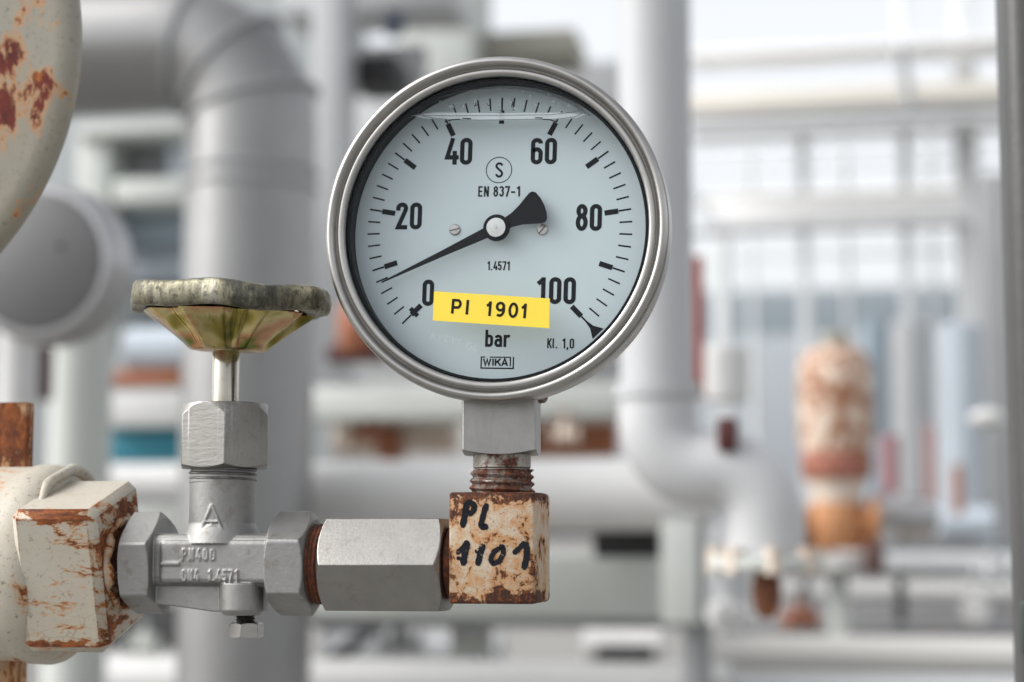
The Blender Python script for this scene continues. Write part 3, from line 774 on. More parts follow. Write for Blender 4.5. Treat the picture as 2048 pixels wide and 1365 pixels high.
def flute(t, r, h):
    q = abs((t % R(60))-R(30)); g_ = min(1, max(0, (q-R(14))/R(12))); g_ = g_*g_*(3-2*g_)
    k_ = min(1, max(0, (r/mm-9.5)/6)); k_ *= 1 if h < -2.9*mm else .6
    return 1+k_*(.965/math.cos(q)*(1-.25*g_)-1)
dp = [(25.2, -3.2), (23.6, -4.6), (20.6, -6.6), (16.6, -9.4), (13.2, -12.0), (11.7, -13.4), (10.6, -14.1), (4.0, -14.3), (4.0, -13.0), (10, -12.8), (15.5, -8.2), (20.5, -4.6), (22.5, -2.2)]
dish.lathe([(r*mm, h*mm) for r, h in dp], (0, 0, 0), Z, seg, flute); dish.xform(tilt)
dish.build('spoke_dish', M_gold, wheel, smooth=45)

# ================================================================== PAINTED BRANCH (block + pipe boss)
pxr = pt(203, 1150, YA-16*mm).x; pxl = pt(52, 1150, YA-16*mm).x
pz = zat(1130, YA, 130)
branch = thing('painted_branch', (pxl, YA, pz-33*mm), 'chipped cream painted square branch stub welded to a round boss', 'pipe fitting')
rot = Matrix.Rotation(R(17), 3, 'X')
M_plug = rusty('chipped_cream_paint', (.44, .405, .34), .600, 85, .0022, 1.0, .06, (.8, 1, 1.9), soft=.05, crack=.7, pits=.3,
               extra=band_mask((0, -math.sin(R(17)), math.cos(R(17))), Vector((0, 1*mm, 33*mm)), 17.2*mm, 20.5*mm, .24, nrm_mask(0, .6, .9, .15), True))
pb = MB(); pb.box(((pxl-3*mm+pxr)/2, YA+1*mm, pz), (pxr-pxl+3*mm, 37*mm, 45.5*mm), rot, bev=2.4*mm, seg=1)
for v in pb.bm.verts: v.co += Vector((random.uniform(-1, 1), random.uniform(-1, 1), random.uniform(-1, 1)))*.12*mm
pb.build('square_block', M_plug, branch, smooth=40)
cx1 = pt(50, 1120, YA-19*mm).x
wn = MB(); wn.lathe([(31.2*mm, -75*mm), (31.2*mm, -12*mm), (31.9*mm, -10*mm), (32.0*mm, -5*mm), (31.3*mm, -2.5*mm), (30.2*mm, -.6*mm), (28.6*mm, .8*mm), (26*mm, 1.6*mm), (20*mm, 2*mm)], (cx1, YA+12.8*mm, pz), X, 96,
                     lambda t, r, h: 1+.004*math.sin(5*t+h*90)+.003*math.sin(11*t), True, True)
wn.build('round_boss', M_weld, branch, smooth=50)
M_lump = rusty('painted_weld_lump', (.40, .33, .25), .50, 130, .002, .5, .08)
def bead(cx, cy, cz, r_, th, jit, a0=0, a1=360):
    mbd = MB(); pts = []; rad = []; n_ = 120
    ph = [random.uniform(0, 6.28) for _ in range(4)]
    for i in range(n_+1):
        t = R(a0+(a1-a0)*i/n_); w_ = 1+jit*(.6*math.sin(3*t+ph[0])+.4*math.sin(8*t+ph[1])+.15*math.sin(19*t+ph[2]))
        pts.append((cx+.3*th*math.sin(9*t+ph[3]), cy+r_*(1+.015*math.sin(5*t))*math.cos(t), cz+r_*(1+.015*math.sin(6*t))*math.sin(t))); rad.append(th*w_)
    return mbd.tube(pts, th, 12, radii=rad)
bead(cx1+.4*mm, YA+12.8*mm, pz, 30.0*mm, 1.7*mm, .35, 15, 152).build('weld_bead', M_weld, branch, smooth=180)
bead(pxr+.4*mm, YA, vz, 13.2*mm, 1.4*mm, .55).build('weld_bead', M_lump, branch, smooth=180)
# flat rusty bar behind the boss
ybar = YA+28*mm
lb = pt(8, 1080, ybar); rb_ = pt(55, 1080, ybar)
br_ = MB(); br_.box(((lb.x+rb_.x)/2-3*mm, ybar, (zat(806, ybar, 30)+zat(1500, ybar, 30))/2), (rb_.x-lb.x+6*mm, 6*mm, zat(806, ybar, 30)-zat(1500, ybar, 30)), bev=.8*mm)
tag(br_.build('flat_bar', M_rbar, None, smooth=30), 'rust streaked upright flat bar behind the cream boss', 'flat bar')

# ================================================================== FLANGE, upper left
yfl = 30*mm
fc = pt(-418, 110, yfl); fr_ = (pt(146, 110, yfl)-fc).length
fl = thing('painted_flange', fc+Vector((0, 30*mm, -fr_)), 'large round cream painted flange with red and orange rust scars', 'flange')
_fo = fc+Vector((0, 30*mm, -fr_))
M_flange = rusty('scarred_flange_paint', (.285, .27, .225), .66, 70, .004, .25, .03, (1, 1, .55), soft=.07, pits=.25,
                 extra=spot_mask([(pt(30, 210, yfl)-_fo, .016), (pt(75, 190, yfl)-_fo, .011), (pt(15, 110, yfl)-_fo, .016), (pt(60, 20, yfl)-_fo, .014), (pt(5, 280, yfl)-_fo, .008)], .17),
                 rcols=[(.34, (.05, .014, .010)), (.47, (.125, .022, .016)), (.58, (.14, .028, .018)), (.66, (.34, .11, .025))])
b2 = MB(); b2.lathe([(.0001, 0), (fr_-7*mm, 0), (fr_-3.0*mm, .5*mm), (fr_-.8*mm, 2.2*mm), (fr_, 4*mm), (fr_, 7*mm), (fr_-1*mm, 8*mm), (fr_-14*mm, 9*mm)], fc, Y, 200)
b2.build('disc', M_flange, fl, smooth=50)
b2 = MB(); b2.lathe([(fr_*.4, 8*mm), (fr_*.4, 60*mm)], fc, Y, 96); b2.build('neck', M_weld, fl, smooth=50)

# ================================================================== BACKGROUND PLANT
W_white = painted('white_pipe_paint', (.74, .74, .73), .42, .10, 9)
W_pale = painted('pale_grey_green_paint', (.66, .69, .655), .5, .14, 8)
W_grey = painted('light_grey_paint', (.56, .575, .59), .45, .10, 9)
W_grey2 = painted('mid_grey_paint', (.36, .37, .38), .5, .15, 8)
W_dark = painted('dark_grey_paint', (.055, .055, .058), .6, .2, 8)  # even dark grey of struts, small wheels and other dark parts
W_black = painted('black_steel_and_gap', (.014, .014, .016), .6, .2, 8)
W_clad = painted('aluminium_cladding', (.36, .36, .36), .38, .16, 12, metal=.75)
W_cap = painted('grey_end_cap', (.16, .16, .163), .55, .08, 9, metal=.2)
W_blue = painted('blue_grey_sheet', (.36, .45, .52), .5, .12, 5)
W_blue2 = painted('pale_blue_sheet', (.56, .63, .70), .5, .10, 5)
W_teal = painted('teal_enamel', (.02, .26, .36), .45, .15, 9)
W_rust = painted('rusted_pipe_paint', (.42, .15, .075), .7, .3, 22, rust=.35)
W_orange = painted('orange_rust_scale', (.64, .30, .13), .7, .35, 26, rust=.32)
W_cream = painted('cream_rust_paint', (.86, .74, .63), .55, .2, 16, rust=.18)
W_red = painted('red_oxide_paint', (.34, .06, .045), .55, .2, 16)
W_dred = painted('dark_red_paint', (.085, .012, .012), .5, .2, 16)
W_tan = painted('tan_beam_paint', (.55, .52, .46), .55, .12, 5)
W_olive = painted('olive_grey_paint', (.38, .37, .31), .55, .12, 6)

def rpx(wpx, px, py, y): return wpx*ppm(px, py, y)/2
def vcol(name, label, cat, px0, px1, pt_, pb_, y, mat, rnd=True, depth=None, group=None, bevel=True):
    """upright pipe or post between two photo rows"""
    pxm = (px0+px1)/2; top, bot = pt(pxm, pt_, y), pt(pxm, pb_, y); r_ = rpx(px1-px0, pxm, (pt_+pb_)/2, y)
    m = MB(); x = pt(pxm, (pt_+pb_)/2, y+r_).x; r_ *= (1+r_/(y+.55))
    if rnd: m.cyl((x, y+r_, bot.z), (x, y+r_, top.z), r_, 40, bev=r_*.1)
    else: m.box((x, y+(depth or r_*2)/2, (top.z+bot.z)/2), (2*r_, depth or r_*2, top.z-bot.z), bev=min(.004, r_*.2))
    return tag(m.build(name, mat, None, smooth=40), label, cat, group)
def hbar(name, label, cat, px0, px1, py0, py1, y, mat, rnd=False, depth=None, group=None, slope=0.0, yaw=0.0):
    """level pipe or beam along x between two photo columns"""
    pym = (py0+py1)/2; a_, b_ = pt(px0, pym, y), pt(px1, pym, y); pxm = (px0+px1)/2
    z0, z1 = pt(pxm, py1, y).z, pt(pxm, py0, y).z; h = z1-z0; m = MB()
    if rnd or (depth or h) > .02:
        y2 = y+(h/2 if rnd else 0); z0, z1 = pt(pxm, py1, y2).z, pt(pxm, py0, y2).z; h = z1-z0
    if rnd: m.cyl((a_.x, y+h/2, (z0+z1)/2), (b_.x, y+h/2, (z0+z1)/2), h/2, 48, bev=h*.04)
    else: m.box(((a_.x+b_.x)/2, y+(depth or h)/2, (z0+z1)/2), (b_.x-a_.x, depth or h, h), bev=min(.004, h*.15))
    if slope or yaw:
        c = Vector(((a_.x+b_.x)/2, y, (z0+z1)/2))
        m.xform(Matrix.Translation(c) @ Matrix.Rotation(slope, 4, 'Y') @ Matrix.Rotation(yaw, 4, 'Z') @ Matrix.Translation(-c))
    return tag(m.build(name, mat, None, smooth=40), label, cat, group)

# -- near right post
yp = 150*mm
post = thing('steel_post', pt(2085, 1600, yp), 'dark grey steel post standing close at the right edge', 'post')
pa, pb_ = pt(2001, 0, yp), pt(2042, 1365, yp)
xm = (pt(2010, 10, yp).x+pt(2050, 1340, yp).x)/2; wpost = 60*mm
m = MB(); m.box((xm+wpost/2, yp+25*mm, 0), (wpost, 50*mm, .9), bev=6*mm, seg=4)
M_post = painted('weathered_grey_post', (.095, .095, .092), .42, .2, 30, metal=.3)
m.build('shaft', M_post, post, smooth=50)
m = MB(); q = pt(2050, 1260, yp-12*mm); m.box((q.x+20*mm, yp-6*mm, q.z), (42*mm, 12*mm, 19*mm), bev=2*mm); m.build('clamp', painted('dark_green_clamp', (.05, .062, .058), .5, .2, 30), post, smooth=40)

# -- insulated pipe with mitred bend
yi = 1.15
ri = rpx(262, 500, 600, yi)
ins = thing('insulated_pipe', pt(500, 2400, yi+ri), 'thick grey clad pipe rising and bending left in mitred segments', 'pipe')
ri *= 1+ri/(yi+.55); xi = pt(498, 600, yi+ri).x; u_ = ppm(500, 200, yi+ri)
zc = pt(500, 258, yi+ri).z; Rb = 172*u_
path = [(xi, yi+ri, pt(500, 2400, yi).z), (xi, yi+ri, zc)]
joints = []
for i in range(1, 4):
    t = R(90*i/3-15); path.append((xi-Rb+Rb*math.cos(t)/math.cos(R(15)), yi+ri, zc+Rb*math.sin(t)/math.cos(R(15))))
path.append((xi-Rb, yi+ri, zc+Rb)); path.append((xi-Rb-.45, yi+ri, zc+Rb))
MB().tube(path, ri, 64).build('cladding', W_clad, ins, smooth=25)
bd = MB()
for py in (318, 352): z = pt(500, py, yi).z; bd.lathe([(ri+.0002, -.003), (ri+.003, -.002), (ri+.003, .002), (ri+.0002, .003)], (xi, yi+ri, z), Z, 64)
for i in range(1, 5):
    t = R(90*i/3-15)
    if i <= 3:
        p = Vector(path[1+i]); tt = R(90*i/3-15); ax_ = Vector((-math.sin(tt), 0, math.cos(tt)))
        bd.lathe([(ri+.0002, -.004), (ri+.005, -.002), (ri+.005, .002), (ri+.0002, .004)], p, ax_, 64)
bd.build('seam_band', W_grey2, ins, smooth=30)

# -- grey end cap of a lying vessel
ye = .72
ec = pt(72, 522, ye); re = rpx(290, 72, 522, ye)
cap = thing('clad_end_cap', ec+Vector((0, .3, -re*1.15)), 'grey round clad pipe end with a bright rolled rim behind the flange', 'pipe end')
MB().lathe([(.0001, 0), (re*.9, 0), (re*.96, .002)], ec, Y, 96).build('end_cap', W_cap, cap, smooth=40)
MB().lathe([(re*.955, .0015), (re*1.03, .002), (re*1.10, .008), (re*1.14, .02), (re*1.15, .03), (re*1.13, .04), (re*1.0, .046), (re*.5, .05), (re*.5, .12)], ec, Y, 96).build('shell', painted('bright_cladding', (.48, .48, .49), .36, .1, 9, metal=.6), cap, smooth=50)
MB().sphere(pt(120, 492, ye-.0005), .0022, (1, .6, 1), 12).build('rivet', W_black, cap, smooth=180)

# -- frame left, behind the vessel
hbar('gusset_beam', 'cream painted beam end beside the grey clad pipe, under the mitred bend', 'beam', 150, 385, 245, 268, 2.1, W_pale, depth=.1)
vcol('frame_post', 'pale green post left of the small dark cabinet', 'post', 160, 228, 268, 700, 2.12, W_pale, False, .08)
hbar('small_cabinet', 'small dark grey cabinet framed by pale green steel', 'cabinet', 226, 335, 272, 352, 2.2, W_grey2, depth=.1)
hbar('cabinet_shelf', 'cream shelf rail below the small dark cabinet', 'rail', 225, 385, 356, 405, 2.1, W_pale, depth=.1)
vcol('blue_pipe_stub', 'pale blue upright stub right of the small dark cabinet', 'pipe', 336, 376, 270, 356, 2.16, W_blue2)
hbar('blue_duct', 'blue grey flat duct under the cream shelf rail', 'duct', 200, 390, 405, 485, 2.2, W_blue, depth=.15)
hbar('blue_tray', 'pale blue cable tray beside the handwheel rim', 'cable tray', 200, 390, 488, 565, 2.25, W_blue2, depth=.1)
hbar('dark_duct', 'dark blue grey duct below the handwheel rim', 'duct', 215, 390, 575, 690, 2.25, painted('slate_paint', (.17, .20, .215), .5, .2, 8), depth=.15)
hbar('motor_housing', 'pale blue grey motor housing left of the valve spindle', 'motor', 240, 390, 655, 742, 2.0, W_blue2, True)
hbar('rusty_angle', 'thin rusty angle iron under the pale motor housing', 'angle iron', 205, 390, 742, 770, 2.0, W_rust, depth=.05)
hbar('white_beam', 'white beam left of the bonnet nut, over the teal box', 'beam', 180, 400, 785, 852, 1.9, W_white, depth=.1)
hbar('teal_box', 'small teal enamel box left of the bonnet nut', 'box', 205, 385, 858, 922, 1.95, W_teal, depth=.12)
hbar('lower_white_pipe', 'short white level pipe under the teal box', 'pipe', 170, 400, 928, 1010, 1.8, W_white, True)
hbar('pale_pedestal', 'pale grey green pedestal behind the rusty branch', 'pedestal', 180, 400, 1015, 1210, 1.9, W_pale, depth=.2)
vcol('pale_column', 'broad pale green column under the grey end cap', 'column', 88, 212, 640, 1900, 1.45, W_pale, True)
vcol('thin_white_pipe', 'thin white upright pipe at the far left under the grey end cap', 'pipe', -20, 62, 660, 1900, 1.3, W_white, True)
vcol('red_bottle', 'dark red bottle shaped canister between two pale pipes', 'canister', 64, 106, 690, 800, 1.35, W_dred, True)
hbar('dark_gear_box', 'black gearbox under the rusty branch, low at the left', 'gearbox', 205, 400, 1215, 1300, 1.9, W_dark, depth=.2)
hbar('white_floor_pipe', 'white level pipe along the bottom left, under the valve', 'pipe', 190, 470, 1312, 1420, 1.7, W_white, True)

# -- middle, behind the gauge
vcol('white_column', 'white column between the grey clad pipe and the gauge', 'column', 628, 690, -300, 800, 2.3, W_grey, False, .1)
hbar('upper_crossbeam', 'grey crossbeam at the top edge left of the gauge', 'beam', 560, 905, -40, 22, 2.5, W_grey, depth=.15)
vcol('junction_box', 'black junction box left above the gauge', 'junction box', 712, 800, 108, 168, 2.4, W_black, False, .12)
hbar('box_bracket', 'mid grey bracket plate behind the black junction box', 'bracket', 676, 850, 92, 190, 2.56, W_grey2, depth=.02)
vcol('blue_lamp_head', 'small dark blue fitting above the black junction box', 'fitting', 770, 806, 20, 66, 2.4, painted('navy', (.05, .07, .13), .5, .2, 9), True)
vcol('green_grey_column', 'pale green grey column behind the gauge top left', 'column', 806, 960, -200, 700, 2.9, W_pale, False, .2)
hbar('olive_beam', 'olive grey beam just above the gauge rim', 'beam', 880, 1150, 62, 116, 3.0, W_olive, depth=.15)
hbar('sheet_screen', 'light grey sheet panel behind the left rim of the gauge', 'panel', 600, 1010, 185, 760, 3.2, W_grey, depth=.05)
hbar('sheet_screen', 'pale sheet panel seen behind the gauge above its centre', 'panel', 1000, 1255, 125, 770, 3.3, W_grey, depth=.05)
fv = thing('red_control_valve', pt(720, 775, 2.0), 'rusty red control valve left below the gauge rim', 'valve')
p = pt(715, 650, 2.0); uu = ppm(715, 650, 2.0)
MB().lathe([(.0001, -62*uu), (26*uu, -60*uu), (40*uu, -40*uu), (40*uu, 25*uu), (26*uu, 48*uu), (12*uu, 58*uu), (12*uu, 80*uu)], p, Z, 40).build('bonnet', W_rust, fv, smooth=40)
MB().cyl(p+Vector((-58*uu, 0, -58*uu)), p+Vector((58*uu, 0, -58*uu)), 20*uu, 32).build('body', W_dred, fv, smooth=40)
hbar('pale_crossbeam', 'pale green crossbeam directly below the gauge case', 'beam', 600, 1262, 768, 836, 2.0, W_pale, depth=.15)
hbar('cream_pipe', 'cream grimy pipe piece left of the gauge stem', 'pipe', 662, 768, 840, 915, 2.15, W_cream, True)
vcol('rusty_clamp', 'dark rust coloured clamp left of the gauge stem', 'clamp', 755, 790, 832, 918, 2.1, W_rust, False, .08)
hbar('pink_cream_pipe', 'pinkish cream pipe with rust left beside the gauge stem', 'pipe', 790, 905, 830, 908, 2.15, W_cream, True)
hbar('rust_pipe', 'rust red level pipe right of the gauge stem', 'pipe', 1010, 1228, 838, 915, 2.15, W_rust, True)
hbar('white_main_pipe', 'wide white level pipe behind the elbow and gauge neck', 'pipe', 560, 1420, 920, 1062, 1.3, W_white, True)
hbar('dark_gap_block', 'black block standing in for the dark gap under the wide white pipe', 'tube', 1186, 1316, 1046, 1116, 1.40, W_black, depth=.08)  # black box paints in the shade of the gap below the pipe
hbar('green_grey_girder', 'pale green grey girder passing behind the elbow bottom', 'beam', 560, 1400, 1108, 1238, 1.5, W_pale, depth=.06)
hbar('girder_shadow_strip', 'dark strip standing in for the shadow under the pale girder', 'shadow strip', 560, 1400, 1240, 1256, 1.52, W_grey2, depth=.2)  # dark strip paints in the shadow below the girder
hbar('grey_floor_pipe', 'grey level pipe low behind the coupling', 'pipe', 640, 1000, 1262, 1335, 2.0, W_grey, True)
hbar('leaning_strut', 'dark leaning strut low behind the coupling', 'strut', 640, 800, 1262, 1288, 1.8, W_dark, depth=.03, slope=R(-38))
vcol('short_green_post', 'short green grey post low below the elbow', 'post', 905, 975, 1240, 1700, 1.62, W_pale, False, .06)
hbar('white_drum', 'small white drum low right below the elbow', 'drum', 1165, 1325, 1252, 1335, 1.9, W_white, True)
hbar('bottom_white_pipe', 'white level pipe along the bottom edge, below the elbow', 'pipe', 600, 1460, 1322, 1425, 1.4, W_white, True)

# -- centre pipe with double bend
yc = .78
rc = rpx(146, 1312, 300, yc)
cp = thing('white_bent_pipe', pt(1530, 1160, yc+rc), 'light grey upright pipe right of the gauge with a double bend below', 'pipe')
rc *= 1+rc/(yc+.55); us = ppm(1312, 900, yc+rc); xc = pt(1312, 500, yc+rc).x
def cz_(py, px=1400): return pt(px, py, yc+rc).z
r2 = rc*1.12
MB().cyl((xc, yc+rc, cz_(790)), (xc, yc+rc, 1.0), rc, 64).build('upright', W_grey, cp, smooth=40)
MB().lathe([(rc*.98, .006), (r2+.001, .006), (r2+.001, -.004), (r2, -.004)], (xc, yc+rc, cz_(784)), Z, 64).build('collar', W_grey, cp, smooth=30)
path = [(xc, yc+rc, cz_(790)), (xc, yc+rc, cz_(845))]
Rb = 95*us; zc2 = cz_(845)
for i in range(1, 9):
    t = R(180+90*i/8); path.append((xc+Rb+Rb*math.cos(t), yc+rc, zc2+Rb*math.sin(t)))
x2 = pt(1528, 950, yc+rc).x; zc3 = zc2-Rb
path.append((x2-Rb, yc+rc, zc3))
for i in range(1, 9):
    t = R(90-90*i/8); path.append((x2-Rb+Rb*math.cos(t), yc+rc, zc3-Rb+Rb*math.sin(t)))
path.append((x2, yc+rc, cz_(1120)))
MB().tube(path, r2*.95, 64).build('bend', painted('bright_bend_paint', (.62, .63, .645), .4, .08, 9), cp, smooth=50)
fg = MB()
fg.cyl((x2, yc+rc, cz_(1140)), (x2, yc+rc, cz_(1112)), r2*1.35, 48, bev=.002)
fg.build('flange', W_pale, cp, smooth=30)
bolt_p = []
for i in range(8):
    t = R(45*i+10); q = Vector((x2+r2*1.2*math.cos(t), yc+rc+r2*1.2*math.sin(t), cz_(1146)))
    MB().hexnut(q, Z, .012, .018, n=6, seg=48).build('bolt', W_cream, cp, smooth=30)
# things around the bend
m = MB(); p = pt(1452, 868, yc-.01); m.box(p+Vector((0, .02, 0)), (38*us, .03, 66*us), bev=.003)
tag(m.build('rusty_lug', W_dred, None, smooth=30), 'dark red rusty lug above the white bend', 'lug')
vcol('red_pole', 'red oxide pole beside the light grey upright pipe', 'pole', 1384, 1408, 512, 795, 1.2, W_red)
vcol('cream_flange_stub', 'cream flanged stub behind the white bend', 'pipe stub', 1400, 1500, 690, 800, 1.5, W_white, True)
m = MB(); p = pt(1533, 1178, .80); uu = ppm(1533, 1178, .80)
m.lathe([(.0001, 62*uu), (14*uu, 60*uu), (20*uu, 40*uu), (29*uu, 12*uu), (30*uu, -14*uu), (24*uu, -44*uu), (14*uu, -58*uu), (.0001, -60*uu)], p, Z, 40)
tag(m.build('rusty_hanger', painted('brown_scale', (.20, .07, .028), .8, .35, 40, rust=.35), None, smooth=50), 'dark brown rusty hanger below the white bend', 'hanger')
vcol('white_support', 'pale support block left of the rusty hanger', 'support', 1325, 1400, 1040, 1250, 1.3, W_pale, False, .1)
vcol('grey_spool', 'grey spool piece under the white bend', 'spool', 1398, 1500, 1050, 1240, 1.3, W_grey, True)
vcol('stub_pipe', 'mid grey stub pipe below the grey spool', 'foot', 1365, 1425, 1250, 1500, 1.35, W_grey2, True)

# -- relief valve (bottle shaped)
yr = 1.75
rv = thing('relief_valve', pt(1672, 1135, yr), 'bottle shaped cream relief valve with rust stains and a red band', 'valve')
us = ppm(1672, 900, yr); xr = pt(1672, 900, yr).x
def rz(py): return pt(1672, py, yr).z
def rlathe(name, prof, mat): MB().lathe([(r*us, rz(py)) for r, py in prof], (xr, yr+.05, 0), Z, 48, None, True, True).build(name, mat, rv, smooth=40)
rlathe('bonnet', [(70, 900), (76, 870), (77, 760), (74, 720), (60, 695), (30, 684)], painted('stained_cream', (.90, .75, .62), .55, .22, 30, rust=.60))
rlathe('cap', [(26, 690), (26, 662), (18, 655)], W_olive)
rlathe('red_band', [(64, 958), (70, 948), (72, 905), (69, 896)], painted('faded_red', (.52, .20, .15), .6, .4, 30, rust=.45))
rlathe('neck', [(50, 1010), (52, 985), (60, 955)], W_cream)
rlathe('body', [(50, 1104), (60, 1092), (66, 1050), (60, 1020), (52, 1004)], W_orange)
MB().lathe([(58*us, -90*us), (58*us, -76*us), (36*us, -74*us), (40*us, 0), (40*us, 60*us), (62*us, 64*us), (62*us, 84*us)], (xr, yr+.05, rz(1052)), X, 40, None, True, True).build('cross_body', W_orange, rv, smooth=40)
for k_ in range(6):
    a_ = R(60*k_+15); MB().hexnut((xr+82*us*math.cos(a_), yr+.05+82*us*math.sin(a_), rz(1106)), Z, 22*us, 16*us, n=6, seg=48).build('bolt', W_rust, rv, smooth=30)
rlathe('base_flange', [(95, 1140), (95, 1108), (60, 1100)], W_white)
vcol('pink_pipe', 'faded pink upright pipe right of the relief valve', 'pipe', 1762, 1800, 870, 990, 2.2, painted('faded_pink', (.42, .22, .24), .55, .2, 14))
vcol('faded_red_pole', 'thin faded red pole between pale columns at the right', 'pole', 1850, 1872, 850, 1000, 2.6, painted('washed_red', (.50, .28, .27), .55, .2, 14))
hbar('valve_outlet', 'pale grey outlet pipe right of the relief valve base', 'pipe', 1745, 1880, 1000, 1060, 1.85, W_grey, True)
hbar('brown_actuator', 'dark brown actuator under the relief valve', 'actuator', 1728, 1768, 1085, 1150, 1.7, painted('brown_paint', (.13, .07, .06), .6, .2, 14), depth=.05)
vcol('blue_canister', 'small blue canister right of the dark brown actuator', 'canister', 1818, 1858, 1105, 1150, 2.2, painted('dull_blue', (.20, .29, .40), .5, .2, 14))

# -- right hand rails, posts, far sheds
hbar('upper_handrail', 'upper pale rail low at the right', 'rail', 1560, 2300, 1106, 1158, 2.0, W_grey, True, group=None)
hbar('lower_handrail', 'lower pale rail low at the right, above the bottom beam', 'rail', 1560, 2300, 1168, 1206, 2.1, W_white, True)
hbar('dim_duct', 'dim mauve grey duct below the two rails', 'duct', 1560, 2300, 1210, 1275, 2.5, painted('mauve_grey', (.32, .315, .32), .55, .15, 8), depth=.2)
vcol('tan_stanchion', 'tan stanchion in front of the two rails', 'post', 1660, 1702, 1130, 1700, 1.8, W_pale, False, .04)
hbar('bottom_cream_beam', 'cream white beam along the bottom right', 'beam', 1425, 2300, 1274, 1348, 1.5, painted('cream_white', (.70, .69, .66), .5, .1, 8), True)
hbar('bottom_grey_kerb', 'light grey pipe at the bottom edge below the cream beam', 'pipe', 1425, 2300, 1350, 1450, 1.45, W_grey, True)
m = MB(); p = pt(1952, 1222, 1.75); uu = ppm(1952, 1222, 1.75); m.lathe([(.0001, -14*uu), (26*uu, -12*uu), (29*uu, 0), (26*uu, 12*uu), (.0001, 14*uu)], p, Y, 40)
tag(m.build('round_cap', W_white, None, smooth=40), 'round white cap beside the dark post, below the rails', 'cap')
hbar('pale_blue_tank', 'small pale blue lying tank at the right above the rails', 'tank', 1880, 1990, 1015, 1085, 2.4, W_blue2, True)
m = MB(); p = pt(1975, 838, 1.9); uu = ppm(1975, 838, 1.9); m.sphere(p, 30*uu, (1.2, .8, .7), 24)
tag(m.build('lamp_dome', W_white, None, smooth=180), 'small pale dome beside the dark post at the right', 'lamp')
vcol('blue_column', 'wide pale blue column near the dark post at the right', 'column', 1880, 1985, 645, 1090, 3.2, W_blue2, True)
vcol('grey_column', 'pale grey column right of the relief valve', 'column', 1785, 1868, 640, 1100, 3.4, W_grey, True)
vcol('blue_grey_column', 'blue grey column between the relief valve and the pale grey column', 'column', 1728, 1786, 640, 1100, 3.6, W_blue, True)
vcol('slim_grey_column', 'slim grey column hard left of the dark post', 'column', 1968, 2040, 345, 1090, 3.0, W_grey2, False, .1)
hbar('far_shed', 'long far shed with blue grey cladding at the right', 'shed', 1200, 2600, 572, 662, 9.0, painted('far_blue_cladding', (.33, .38, .415), .6, .06, 1), depth=2.0)
hbar('far_wall', 'pale blue wall below the far blue grey shed', 'wall', 1200, 2600, 662, 1120, 8.8, painted('far_pale_wall', (.50, .545, .585), .6, .06, 1), depth=.3)
hbar('left_far_wall', 'light grey far wall behind the left frame', 'wall', -600, 690, -400, 1200, 6.0, painted('far_grey_wall', (.50, .53, .54), .6, .08, 1), depth=.3)

W_gan = painted('pale_gantry_bloom', (.68, .70, .71), .45, .08, 5, k=1.0)  # gantry colours lightened to paint in the lens bloom against the sky
W_ganw = painted('white_gantry_bloom', (.86, .86, .86), .45, .05, 5, k=1.0)
W_gant = painted('tan_gantry_bloom', (.70, .665, .60), .5, .10, 5, k=1.0)
W_gan2 = painted('grey_gantry_bloom', (.36, .37, .38), .5, .1, 5, k=1.0)
# -- open steel gantry against the sky
yg = 4.2
ga = dict(group=None)
hbar('gantry_beam', 'faint grey top beam of the gantry against the sky', 'beam', 1380, 2300, 78, 94, yg, W_ganw, depth=.12)
hbar('gantry_beam', 'tan double beam of the gantry below its top beam', 'beam', 1380, 2300, 164, 204, yg, W_gant, depth=.12)
hbar('gantry_beam', 'slim dark beam just below the tan gantry beam', 'beam', 1380, 2300, 213, 224, yg-.1, W_gan2, depth=.05)
hbar('gantry_beam', 'pale beam third below the tan gantry beam', 'beam', 1380, 2300, 234, 250, yg, W_gan, depth=.12)
hbar('gantry_rail', 'thin upper rail of the gantry walkway', 'rail', 1380, 2300, 379, 389, yg, W_gant, True)
hbar('gantry_rail', 'thin dark lower rail of the gantry walkway', 'rail', 1380, 2300, 445, 460, yg, W_gan2, True)
hbar('gantry_toe_board', 'pale sheet between the two thin gantry rails', 'panel', 1420, 1940, 392, 444, yg+.1, W_ganw, depth=.02)
vcol('gantry_post', 'slim pale gantry post halfway between the upright pipe and the darker posts', 'post', 1600, 1622, 248, 1100, yg+.15, W_gan, False, .1)
vcol('gantry_post', 'grey gantry post with the dark brace at its top', 'post', 1801, 1824, -300, 1100, yg+.15, W_gan, False, .1)
vcol('gantry_post', 'tall pale gantry post nearest the dark post at the edge', 'post', 1905, 1952, -300, 700, yg+.15, W_gan, False, .1)
vcol('gantry_post', 'short grey gantry post beside the red oxide pole', 'post', 1430, 1462, 455, 1000, yg+.15, W_gan, False, .1)
def strut(name, label, p0, p1, y, wpx, mat):
    m = MB(); r_ = rpx(wpx, *p0, y); m.tube([pt(*p0, y), pt(*p1, y)], r_, 12)
    return tag(m.build(name, mat, None, smooth=40), label, 'brace')
strut('gantry_brace', 'short dark brace leaning off the grey gantry post', (1797, 95), (1822, 222), yg-.15, 26, W_gan2)
strut('gantry_brace', 'grey brace slanting down beside the tall pale gantry post', (1915, 340), (1965, 455), yg-.15, 26, W_gan2)
strut('gantry_brace', 'pale brace slanting from the upright pipe to the lower gantry rail', (1370, 370), (1440, 455), yg-.15, 22, W_gan)

